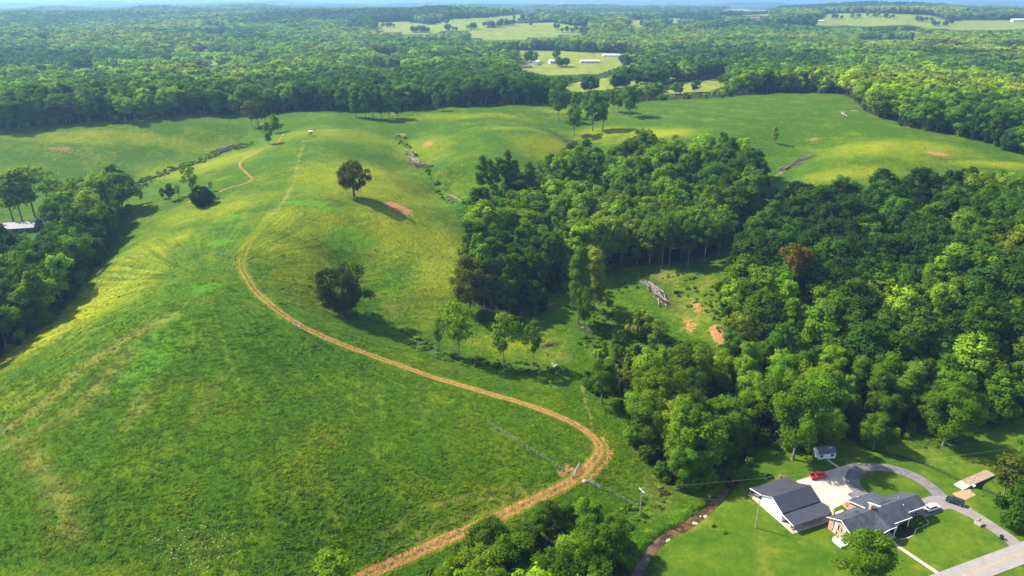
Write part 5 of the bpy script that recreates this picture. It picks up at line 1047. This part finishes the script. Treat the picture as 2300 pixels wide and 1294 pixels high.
rd = np.array([math.cos(R(21.5)), math.sin(R(21.5))]); rn = np.array([-rd[1], rd[0]]); rc = np.array([110.5, 148.7]) - rn * 3.05
RL = np.array([rc + rd * s_ for s_ in np.arange(-70, 95, 2.)]); RZ = lambda X, Y: np.maximum(ground(X, Y), 0) + .1
attr_ribbon('road', RL, 3.05, [M['road']], RZ, 5, label='grey country road across the lower right corner', cat='road', kind='structure')
attr_ribbon('road_worn_band', RL, .75, [M['tan']], lambda X, Y: np.maximum(ground(X, Y), 0) + .104, 3, jit=.4, label='tan worn band down the middle of the road', cat='road', kind='structure')
for s_ in (-.14, .14): attr_ribbon('road_centre_line', RL + rn * s_, .055, [M['paint']], lambda X, Y: np.maximum(ground(X, Y), 0) + .108, 3, label='yellow centre line of the road', cat='road marking', kind='structure')

# ------------------------------------------------------------------ vehicles
def wheel(par, x, y, r=.37):
    m_ = MB(); m_.tube([(x - .12, y, r), (x + .12, y, r)], r, 16); o = m_.obj('wheel', M['tyre'], par); m_ = MB(); m_.tube([(x - .135, y, r), (x + .135, y, r)], r * .6, 12); m_.obj('rim', M['chrome'], o)
def cab(par, y0, y1, t0, t1, zb, zt, wb, wt, paint):
    q = [(-wb, y0, zb), (wb, y0, zb), (wb, y1, zb), (-wb, y1, zb), (-wt, t0, zt), (wt, t0, zt), (wt, t1, zt), (-wt, t1, zt)]; m_ = MB(); m_.add(q, [(0,3,2,1),(4,5,6,7),(0,1,5,4),(1,2,6,5),(2,3,7,6),(3,0,4,7)]); m_.obj('cabin_glass', M['glass'], par)
    m_ = MB(); m_.slab([(-wt - .02, t0 - .04, zt + .07), (wt + .02, t0 - .04, zt + .07), (wt + .02, t1 + .04, zt + .07), (-wt - .02, t1 + .04, zt + .07)], .09)
    for a, b in ((0, 4), (1, 5), (2, 6), (3, 7)): m_.tube([q[a], q[b]], .06, 4)
    for s_ in (-1, 1): m_.tube([(s_ * wb, (y0 + y1) / 2 + .1, zb), (s_ * wt, (t0 + t1) / 2, zt)], .055, 4)
    m_.obj('roof', paint, par, .03)
def vehicle(name, loc, rz, paint, kind, **kw):
    E_ = empty(name, loc, rz, **kw); w = .96; L = 5.5 if kind == 'pickup' else 4.9
    m_ = MB()
    if kind == 'pickup':
        m_.prism([(2.0, .42), (L, .45), (L + .02, .95), (L - .25, 1.14), (4.15, 1.22), (2.0, 1.22)], -w, w); m_.box((-w, .05, .45), (-w + .12, 2.0, 1.22)); m_.box((w - .12, .05, .45), (w, 2.0, 1.22)); m_.box((-w + .12, .05, .45), (w - .12, .13, 1.2))
        m_.obj('body', paint, E_, .05); m_ = MB(); m_.box((-w + .12, .13, .62), (w - .12, 2.0, .72)); m_.obj('cargo_bed', M['tyre'], E_); cab(E_, 2.05, 4.25, 2.3, 3.55, 1.2, 1.78, w - .06, w - .24, paint); wy = (1.05, 4.5)
    else:
        m_.prism([(.05, .42), (L, .42), (L + .02, .8), (L - .2, .98), (3.65, 1.08), (.1, 1.1), (0, .8)], -w, w); m_.obj('body', paint, E_, .06); cab(E_, .12, 3.75, .45, 2.95, 1.08, 1.68, w - .05, w - .22, paint); wy = (.95, 3.95)
        if paint is M['black']: m_ = MB(); [m_.box((s_ * .55 - .02, .5, 1.78), (s_ * .55 + .02, 2.8, 1.82)) for s_ in (-1, 1)]; m_.obj('roof_rail', M['chrome'], E_)
    for s_ in (-1, 1):
        for y in wy: wheel(E_, s_ * (w - .1), y)
        m_ = MB(); m_.box((s_ * .68 - .2, L - .12, .72), (s_ * .68 + .2, L + .03, .9)); m_.obj('headlight', M['lamp'], E_); m_ = MB(); m_.box((s_ * .82 - .1, -.02, .75), (s_ * .82 + .1, .08, 1.05)); m_.obj('tail_light', M['tail'], E_); m_ = MB(); m_.box((s_ * 1.08 - .1, (3.5 if kind != 'pickup' else 3.9), 1.1), (s_ * 1.08 + .1, (3.6 if kind != 'pickup' else 4.0), 1.28)); m_.obj('side_mirror', paint, E_)
    m_ = MB(); m_.box((-w, L - .02, .4), (w, L + .1, .62)); m_.box((-w, -.1, .4), (w, .05, .62)); m_.obj('bumper', M['chrome'], E_); return E_
vehicle('pickup_truck', (92.6, 188.6, .06), math.atan2(1.35, 5.3) - math.pi / 2, M['red'], 'pickup', label='red crew pickup truck parked on the concrete yard', cat='pickup')
vehicle('car', (132.9, 175.4, .10), math.atan2(2.9, -3.9) - math.pi / 2, M['black'], 'suv', label='dark estate car standing on the driveway junction', cat='car')
q = HL(31.6, 2.9); vehicle('car', (q.x, q.y, .10), A23 - math.pi / 2, M['carwhite'], 'suv', label='white estate car parked at the right end of the house', cat='car')

# ------------------------------------------------------------------ garden things
q = empty('planter', (132.8, 167.7, 0), A23, label='square pale stone planter on the lawn beside the driveway', cat='planter'); m_ = MB()
for a, b in [((-1, -1), (1, -.75)), ((-1, .75), (1, 1)), ((-1, -.75), (-.75, .75)), ((.75, -.75), (1, .75))]: m_.box((*a, 0), (*b, .75))
m_.obj('stone_box', M['stone'], q); m_ = MB(); m_.box((-.75, -.75, 0), (.75, .75, .6)); m_.obj('earth_fill', M['soil'], q); m_ = MB(); m_.tube([(0, 0, .6), (0, 0, 1.5)], .06, 6); m_.box((-.28, -.14, 1.3), (.28, .14, 1.6)); m_.obj('mailbox', M['shutter'], q)
q = empty('trash_bin', (135.3, 161.6, .0), A23, label='black wheeled rubbish bin at the mouth of the driveway', cat='bin'); m_ = MB(); m_.add([(-.3,-.3,.05),(.3,-.3,.05),(.3,.3,.05),(-.3,.3,.05),(-.38,-.38,1.1),(.38,-.38,1.1),(.38,.38,1.1),(-.38,.38,1.1)], [(0,3,2,1),(4,5,6,7),(0,1,5,4),(1,2,6,5),(2,3,7,6),(3,0,4,7)]); m_.obj('tub', M['tyre'], q); m_ = MB(); m_.box((-.42, -.42, 1.1), (.42, .42, 1.2)); m_.obj('lid', M['shutter'], q)
for s_ in (-1, 1): m_ = MB(); m_.tube([(s_ * .32 - .05, .32, .13), (s_ * .32 + .05, .32, .13)], .13, 10); m_.obj('wheel', M['tyre'], q)
b0, b1 = up(2168, 1086, .5), up(2226, 1061, .5); bd = b1 - b0; bl = float(np.hypot(bd[0], bd[1])); br_ = math.atan2(bd[1], bd[0])
q = empty('footbridge', (b0[0], b0[1], 0), br_, label='brown plank bridge over the ditch on the right lawn', cat='bridge'); m_ = MB()
for k in range(int(bl / .32)): m_.box((k * .32, -1.55, .50 + .012 * (k % 2)), (k * .32 + .29, 1.55, .58 + .012 * (k % 2)))
m_.obj('deck', M['wood'], q); m_ = MB(); m_.slab([(-3.2, -1.6, .12), (0, -1.6, .6), (0, 1.6, .6), (-3.2, 1.6, .12)], .1); m_.obj('ramp', M['green'], q)
for s_ in (-1.35, 1.35): m_ = MB(); m_.box((-.2, s_ - .14, .1), (bl, s_ + .14, .5)); m_.obj('beam', M['stick'], q)
for x in (.5, bl - .6): m_ = MB(); m_.box((x - .3, -1.5, -1.2), (x + .3, 1.5, .1)); m_.obj('abutment', M['stone'], q)
lp = up(2183, 1108, 0); q = empty('lamp_post', (lp[0], lp[1], 0), 0, label='slim yard post with a white top between bridge and bare earth', cat='lamp post'); m_ = MB(); m_.tube([(0, 0, 0), (0, 0, 2.4)], .06, 6); m_.obj('post', M['shutter'], q); m_ = MB(); m_.box((-.25, -.25, 2.4), (.25, .25, 2.85)); m_.obj('lantern', M['lamp'], q, .04); m_ = MB(); m_.slab([(-.35, -.35, 2.92), (.35, -.35, 2.92), (.35, .35, 2.92), (-.35, .35, 2.92)], .06); m_.obj('cap', M['trim'], q)
for k, (a, b) in enumerate([(1601, 1181), (1626, 1196)]): p = at(a, b); plant('shrub', p, 1.0, 0, 'bright', wide=1.3, label=['lone grass tuft shrub on the lawn nearer the creek', 'lone grass tuft shrub on the lawn nearer the barn'][k], cat='shrub', group='small lawn shrubs')

# ------------------------------------------------------------------ poles and wires
def upole(px, py, pt, cross, **kw):
    p, h = foot_height(px, py, pt); q = empty('utility_pole', p, R(25), **kw); m_ = MB(); m_.tube([(0, 0, -.5), (0, 0, h)], [.17, .11], 8); m_.obj('pole', M['pole'], q)
    if cross:
        m_ = MB(); m_.box((-.06, -1.2, h - .75), (.06, 1.2, h - .58)); m_.obj('crossarm', M['lamp'], q)
        for y in (-1.1, 0, 1.1): m_ = MB(); z0 = h - .58 if y else h; m_.tube([(0, y, z0), (0, y, z0 + .1), (0, y, z0 + .22)], [.05, .09, .05], 8); m_.obj('insulator', M['lamp'], q)
        m_ = MB(); m_.tube([(.38, 0, h - 2.1), (.38, 0, h - 1.2)], .27, 12); m_.obj('transformer', M['grey'], q)
    return p, h
p1, h1 = upole(1437, 1158, 1097, True, label='wooden utility pole with transformer between the creek and the track', cat='utility pole')
p2, h2 = upole(1697, 1186, 1122, False, label='bare wooden pole standing in front of the white barn gable', cat='utility pole')
def wire(a, b, sag, **kw):
    m_ = MB(); m_.tube([Vector(a).lerp(Vector(b), k / 16) - Vector((0, 0, sag * 4 * (k / 16) * (1 - k / 16))) for k in range(17)], .014, 4, cap=False); m_.obj('power_line', M['pole'], **kw)
t1 = (p1.x, p1.y, p1.z + h1); t2 = (p2.x, p2.y, p2.z + h2); far_ = up(2420, 985, 9)
wire((t1[0], t1[1], t1[2] - .4), t2, 1.2, label='thin wire from the transformer pole to the pole by the barn', cat='wire')
wire(t1, tuple(far_), 1.6, label='thin wire from the transformer pole passing over the shed', cat='wire'); wire((t1[0], t1[1], t1[2] + .2), tuple(up(-60, 1420, 9)), 2, label='thin wire from the transformer pole over the bottom grove', cat='wire')
wire(t2, tuple(HL(2, 4.6, 6)), .8, label='thin wire from the barn pole to the house roof', cat='wire')

# ------------------------------------------------------------------ pasture things
def fence(pxs, n, hp, rails, gate=False, **kw):
    l = smooth_line(hit2(pxs), 1.); idx_ = np.linspace(0, len(l) - 1, n).astype(int); P_ = [Vector((l[i][0], l[i][1], g1(*l[i]))) for i in idx_]; q = empty('fence', P_[0], 0, **kw); o = P_[0]
    for p in P_:
        m_ = MB(); a = p - o; m_.tube([(a.x, a.y, a.z - .3), (a.x + random.uniform(-.06, .06), a.y, a.z + hp * random.uniform(.9, 1.1))], .085, 6); m_.obj('post', M['pole'], q)
    m_ = MB()
    for z in rails:
        for a, b in zip(P_[:-1], P_[1:]): m_.tube([a - o + Vector((0, 0, z)), b - o + Vector((0, 0, z))], .012, 4, cap=False)
    m_.obj('wire', M['grey'], q); return q
fence([(232,592),(290,582),(350,576),(440,572),(520,578),(524,604)], 24, 1.5, (.5, .9, 1.3), label='old wire fence on leaning posts crossing the ridge', cat='fence')
fence([(1095,952),(1150,985),(1205,1022),(1284,1070)], 14, 1.4, (.5, .9, 1.3), label='wire fence running down the mound to the track corner', cat='fence')
fence([(1352,1098),(1380,1112),(1430,1140)], 6, 1.4, (.5, .9, 1.3), label='short wire fence between the track and the utility pole', cat='fence')
fence([(905,240),(960,243),(1040,238),(1150,237),(1268,232)], 30, 1.4, (.6, 1.2), label='wire fence along the far edge of the pasture', cat='fence')
def gate(a, b, nm, **kw):
    A_, B_ = at(*a), at(*b); d = B_ - A_; L = d.length; q = empty(nm, A_, math.atan2(d.y, d.x), **kw); m_ = MB(); dz = d.z
    for k, z in enumerate((.35, .7, 1.05, 1.4)): m_.tube([(0, 0, z), (math.hypot(d.x, d.y), 0, z + dz)], .045, 5)
    m_.obj('rail', M['grey'], q)
    for x in (0, .5, 1): m_ = MB(); m_.tube([(x * math.hypot(d.x, d.y), 0, x * dz - .2), (x * math.hypot(d.x, d.y), 0, x * dz + 1.6)], .09, 6); m_.obj('post', M['pole'], q)
gate((1286,1073), (1301,1046), 'gate', label='pale timber brace gate at the track corner on the mound side', cat='gate')
gate((1322,1084), (1348,1099), 'gate', label='metal gate beside the track toward the utility pole', cat='gate')
gate((655,731), (677,742), 'gate', label='short white rail beside the upper bend of the track', cat='gate')
p, h = foot_height(698, 305, 295); q = empty('field_stand', p, R(20), label='small dark hunting stand with pale roof on the grassy ridge', cat='hunting stand'); s_ = 1.0
for a in (-.8, .8):
    for b in (-.8, .8): m_ = MB(); m_.tube([(a * 1.15, b * 1.15, -.3), (a, b, 1.8)], .09, 5); m_.obj('leg', M['wood'], q)
m_ = MB(); m_.box((-1.0, -1.0, 1.8), (1.0, 1.0, 2.4)); m_.box((-1, -1, 2.4), (-.8, -.8, 3.3)); m_.box((.8, -1, 2.4), (1, -.8, 3.3)); m_.box((-1, .8, 2.4), (-.8, 1, 3.3)); m_.box((.8, .8, 2.4), (1, 1, 3.3)); m_.obj('box', M['stick'], q); m_ = MB(); m_.slab([(-1.4, -1.4, 3.45), (1.4, -1.4, 3.35), (1.4, 1.4, 3.45), (-1.4, 1.4, 3.55)], .12); m_.obj('roof', M['lamp'], q)
def brush_pile(a, b, n, wid, hgt_, lr, label, fan=0., sticks=80, seed=1):
    g = random.Random(seed); A_, B_ = at(*a), at(*b); d = B_ - A_; L = math.hypot(d.x, d.y); q = empty('log_pile', A_, math.atan2(d.y, d.x), label=label, cat='log pile'); sl_ = d.z / L
    for k in range(n):
        le = g.uniform(*lr); x = g.uniform(0, max(.3, L - le)); y = g.gauss(0, wid * .3); an = g.gauss(0, .13) + fan * y / wid; y2 = y + le * math.tan(an); lay = max(.12, hgt_ * (1 - (y / wid) ** 2) * g.random()); r = g.uniform(.13, .3)
        m_ = MB(); m_.tube([(x, y, x * sl_ + lay), (x + le * .5, (y + y2) / 2 + g.uniform(-.2, .2), (x + le * .5) * sl_ + lay + g.uniform(0, .3)), (x + le, y2, (x + le) * sl_ + lay * g.uniform(.4, 1.2))], [r, r * .85, r * .6], 7); m_.obj('log', M['log'] if g.random() < .55 else M['log2'], q)
    m_ = MB()
    for k in range(sticks):
        x, y = g.uniform(-.5, L + .5), g.gauss(0, wid * .45); an = g.uniform(0, 6.28); le = g.uniform(.8, 2.6); z = x * sl_ + g.uniform(0, hgt_ * .8); m_.tube([(x, y, z), (x + le * math.cos(an), y + le * math.sin(an), z + g.uniform(-.2, 1.))], [.05, .02], 4, cap=False)
    m_.obj('brush', M['stick'], q)
brush_pile((1500,694), (1450,630), 46, 5.2, 3.0, (8, 15), 'great heap of long bleached logs in the clearing between the woods', -.62, 420, 3)
brush_pile((945,376), (906,332), 34, 3.0, 2.2, (5, 11), 'long pale log heap in the hollow on the pasture, upper of two', 0., 120, 4)
brush_pile((912,366), (968,376), 18, 3.4, 2.0, (3, 6), 'dark twiggy brush heap at the foot of the pale log heap', 0., 260, 5)
brush_pile((1058,466), (1004,440), 28, 2.6, 2.0, (5, 10), 'pale log heap at the bottom of the hollow beside the pines', 0., 140, 6)
brush_pile((1266,318), (1298,322), 18, 3.6, 2.2, (3, 6), 'small brush heap under the nearest tree of the open grove', 0., 200, 7)
brush_pile((1750,388), (1830,348), 44, 4.2, 2.6, (6, 13), 'long purple-grey log heap in the hollow of the right spur', 0., 240, 8)
brush_pile((474,348), (540,324), 30, 4.5, 2.2, (5, 10), 'long grey brush heap in the left field gully', 0., 220, 9)
brush_pile((300,440), (322,436), 6, 1.4, .9, (3, 5), 'little brush heap by the leaning sapling', 0., 90, 10)
brush_pile((1300,738), (1340,752), 7, 1.3, .9, (3, 6), 'dark brush heap under the poplar pair by the path', 0., 90, 11)
brush_pile((1215,780), (1250,772), 5, 1.6, .9, (3, 5), 'twiggy brush heap at the corner of the middle wood above the row', 0., 150, 12)
for k, (a, b) in enumerate([((1890, 254), (1903, 262)), ((1893, 261), (1899, 250)), ((1912, 249), (1928, 251))]):
    A_, B_ = at(*a), at(*b); m_ = MB(); m_.tube([A_ + Vector((0, 0, .25)), (A_ + B_) / 2 + Vector((0, 0, .35)), B_ + Vector((0, 0, .25))], [.38, .33, .22], 7); m_.obj('fallen_log', M['log'], label=['bleached log lying on the right spur, longer of a crossed pair', 'bleached log lying on the right spur, shorter of a crossed pair', 'brownish log lying by the far wood on the right spur'][k], cat='log', group='logs on the right spur')
m_ = MB(); A_ = at(1312, 1081); 
def rock(p, s, seed, **kw):
    g = np.random.default_rng(seed); bpy_v = []; n1, n2 = 8, 5; m_ = MB(); v = [(0, 0, s * .55)]
    for i in range(1, n2):
        for j in range(n1): th = math.pi * i / n2; ph = 2 * math.pi * j / n1; rr = s * g.uniform(.75, 1.15); v.append((rr * math.sin(th) * math.cos(ph) * 1.2, rr * math.sin(th) * math.sin(ph), rr * .55 * math.cos(th)))
    v.append((0, 0, -s * .5)); f = [(0, 1 + j, 1 + (j + 1) % n1) for j in range(n1)]
    for i in range(n2 - 2):
        for j in range(n1): a = 1 + i * n1; f.append((a + j, a + n1 + j, a + n1 + (j + 1) % n1, a + (j + 1) % n1))
    a = 1 + (n2 - 2) * n1; f += [(len(v) - 1, a + (j + 1) % n1, a + j) for j in range(n1)]; m_.add(v, f); o = m_.obj('rock', M['stone'], smooth=False, **kw); o.location = p; o.rotation_euler = (0, 0, g.uniform(0, 6)); return o
rock(at(1312, 1081), .8, 5, label='white stone slab in the middle of the track by the gates', cat='rock')
for k, (a, b, s_, lab) in enumerate([(1574,1153,.85,'upper of the pair of big pale creek rocks'),(1586,1155,.7,'right-hand one of the pair of big pale creek rocks'),(1560,1168,.95,'flat cream rock at the creek edge below the pair'),(1566,1172,.5,'small stone touching the flat cream creek rock'),(1593,1112,.6,'grey stone on the left bank of the shaded creek'),(1608,1122,.7,'pale flat stone in the shaded middle of the creek'),(1620,1104,.6,'stone in the shaded creek near the wood'),(1632,1098,.5,'topmost stone in the creek below the trees'),(1503,1207,.6,'tan stone on the right creek bank near the wide pool'),(1499,1211,.4,'small tan stone beside the bank stone of the pool'),(1458,1250,.7,'white stone at the lower end of the creek pool'),(1612,1112,.35,'little stone in mid creek under the trees'),(1248,822,1.0,'pale boulder at the end of the weedy tree row'),(1241,818,.6,'smaller boulder beside the pale boulder of the weedy row')]):
    p = at(a, b); rock((p.x, p.y, p.z - (.0 if 'bound' in lab or 'boulder' in lab else (.1 if p.z > -.6 else -.35))), s_, 20 + k, label=lab, cat='rock', group='creek and field rocks')

# ------------------------------------------------------------------ buildings further away
HOUSES = []
def cottage(px, py, L, W, Hh, wall, roofm, rot, label, cat='house', name='farmhouse', flat=.35, wins=3, on=None):
    p = on or at(px, py); q = empty(name, p, rot, label=label, cat=cat); zr = Hh + W * .5 * flat; m_ = MB(); m_.prism([(-W / 2, -1), (W / 2, -1), (W / 2, Hh), (0, zr), (-W / 2, Hh)], -L / 2, L / 2); m_.obj('wall', M[wall], q)
    m_ = MB(); o_ = .5; gable_roof(m_, -L / 2 - o_, L / 2 + o_, -W / 2 - o_, W / 2 + o_, 0, Hh - o_ * flat + .12, Hh - o_ * flat + .12, zr + .14, .14); m_.obj('roof', M[roofm], q)
    for k in range(wins):
        x = -L / 2 + L * (k + .5) / wins; m_ = MB(); m_.box((x - .6, -W / 2 - .06, Hh * .35), (x + .6, -W / 2, Hh * .35 + 1.3)); m_.obj('window', M['glass'], q)
    if wins: m_ = MB(); m_.box((-L * .08 - .5, -W / 2 - .05, 0), (-L * .08 + .5, -W / 2, 2.1)); m_.obj('door', M['shutter'], q)
    HOUSES.append((p.x, p.y, L)); return q
for a in FARHOUSES: cottage(*a[:9], **a[9])

# ------------------------------------------------------------------ clouds added overhead, out of view, to shade parts of the valley
mc, t = mat('cloud_white'); t.n('ShaderNodeOutputMaterial', {'Surface': t.n('ShaderNodeMixShader', {0: .35, 1: t.n('ShaderNodeBsdfDiffuse', {'Color': (.9, .9, .9, 1)}), 2: t.n('ShaderNodeBsdfTranslucent', {'Color': (.9, .9, .9, 1)})})})
CLOUD_Z = 1400.; CO = (-.915 * CLOUD_Z / math.tan(R(44)), .403 * CLOUD_Z / math.tan(R(44))); cv, cf = [], []; g = np.random.default_rng(5)
def puff(x, y, z, r, fl):
    n1, n2 = 10, 6; o = len(cv); cv.append((x, y, z + r * fl))
    for i in range(1, n2):
        for j in range(n1): th, ph = math.pi * i / n2, 2 * math.pi * j / n1 + i * .3; k = r * g.uniform(.86, 1.12); cv.append((x + k * math.sin(th) * math.cos(ph), y + k * math.sin(th) * math.sin(ph), z + k * fl * math.cos(th)))
    cv.append((x, y, z - r * fl)); e = len(cv) - 1
    for j in range(n1): cf.append((o, o + 1 + j, o + 1 + (j + 1) % n1)); cf.append((e, e - n1 + (j + 1) % n1, e - n1 + j))
    for i in range(n2 - 2):
        for j in range(n1): a = o + 1 + i * n1; cf.append((a + j, a + n1 + j, a + n1 + (j + 1) % n1)); cf.append((a + j, a + n1 + (j + 1) % n1, a + (j + 1) % n1))
for (px_, py_, z_, rx, ry, n) in [(540,92,35,260,90,7),(2060,134,38,240,80,8),(2290,112,38,200,110,7),(1740,66,40,480,110,10),(880,84,36,140,60,5)]:
    c = up(px_, py_, z_)
    for k in range(n):
        a, rr = g.uniform(0, 6.28), math.sqrt(g.random()); puff(c[0] + CO[0] + rx * rr * math.cos(a), c[1] + CO[1] + ry * rr * math.sin(a), CLOUD_Z + g.uniform(-20, 40), min(rx, ry) * g.uniform(.25, .5), .4)
link('clouds', mesh_np('clouds', cv, np.array(cf), [mc], True), label='scattered fair-weather clouds high over the valley', cat='clouds', kind='stuff')

# ------------------------------------------------------------------ light, sky and air
SUN_EL, SX, SY = R(44), -.915, .403
d = Vector((-SX * math.cos(SUN_EL), -SY * math.cos(SUN_EL), -math.sin(SUN_EL)))
sl = bpy.data.lights.new('sun', 'SUN'); sl.energy = 4.8; sl.angle = R(.9); sl.color = (1, .94, .81)
so_ = bpy.data.objects.new('sun', sl); COL.objects.link(so_); so_.rotation_euler = d.to_track_quat('-Z', 'Y').to_euler(); so_.location = (-300, 200, 400)
w = bpy.data.worlds.new('World'); S.world = w; w.use_nodes = True; t = NT(w.node_tree)
sk = t.n('ShaderNodeTexSky', sky_type='NISHITA', sun_disc=False, sun_elevation=SUN_EL, sun_rotation=math.atan2(SX, SY) % (2 * math.pi), altitude=200., air_density=1., dust_density=1.2, ozone_density=1.2)
bg = t.n('ShaderNodeBackground', {'Color': sk, 'Strength': .125}); t.n('ShaderNodeOutputWorld', {'Surface': bg})
mh, t = mat('haze_air')
vp = t.n('ShaderNodeVolumePrincipled', {'Color': (.34, .62, 1, 1), 'Density': .0001, 'Anisotropy': 0.3})
t.n('ShaderNodeOutputMaterial', {'Volume': vp})
hz = MB().box((-24500, -700, float(gz.min()) - 1), (24500, 27600, 172)).obj('haze', mh, label='thin blue summer haze lying over the whole valley', cat='haze', kind='stuff')
S.cycles.use_denoising = True
try: S.cycles.denoiser = 'OPENIMAGEDENOISE'; S.cycles.denoising_input_passes = 'RGB_ALBEDO_NORMAL'
except Exception: pass
S.cycles.max_bounces = 5; S.cycles.diffuse_bounces = 3; S.cycles.transmission_bounces = 3; S.cycles.glossy_bounces = 2; S.cycles.volume_bounces = 0
S.cycles.use_adaptive_sampling = True; S.cycles.adaptive_threshold = .015; S.cycles.sample_clamp_indirect = 4
vs = S.view_settings; vs.view_transform = 'Standard'; vs.look = 'None'; vs.gamma = 1; vs.exposure = 1.3; vs.use_curve_mapping = False
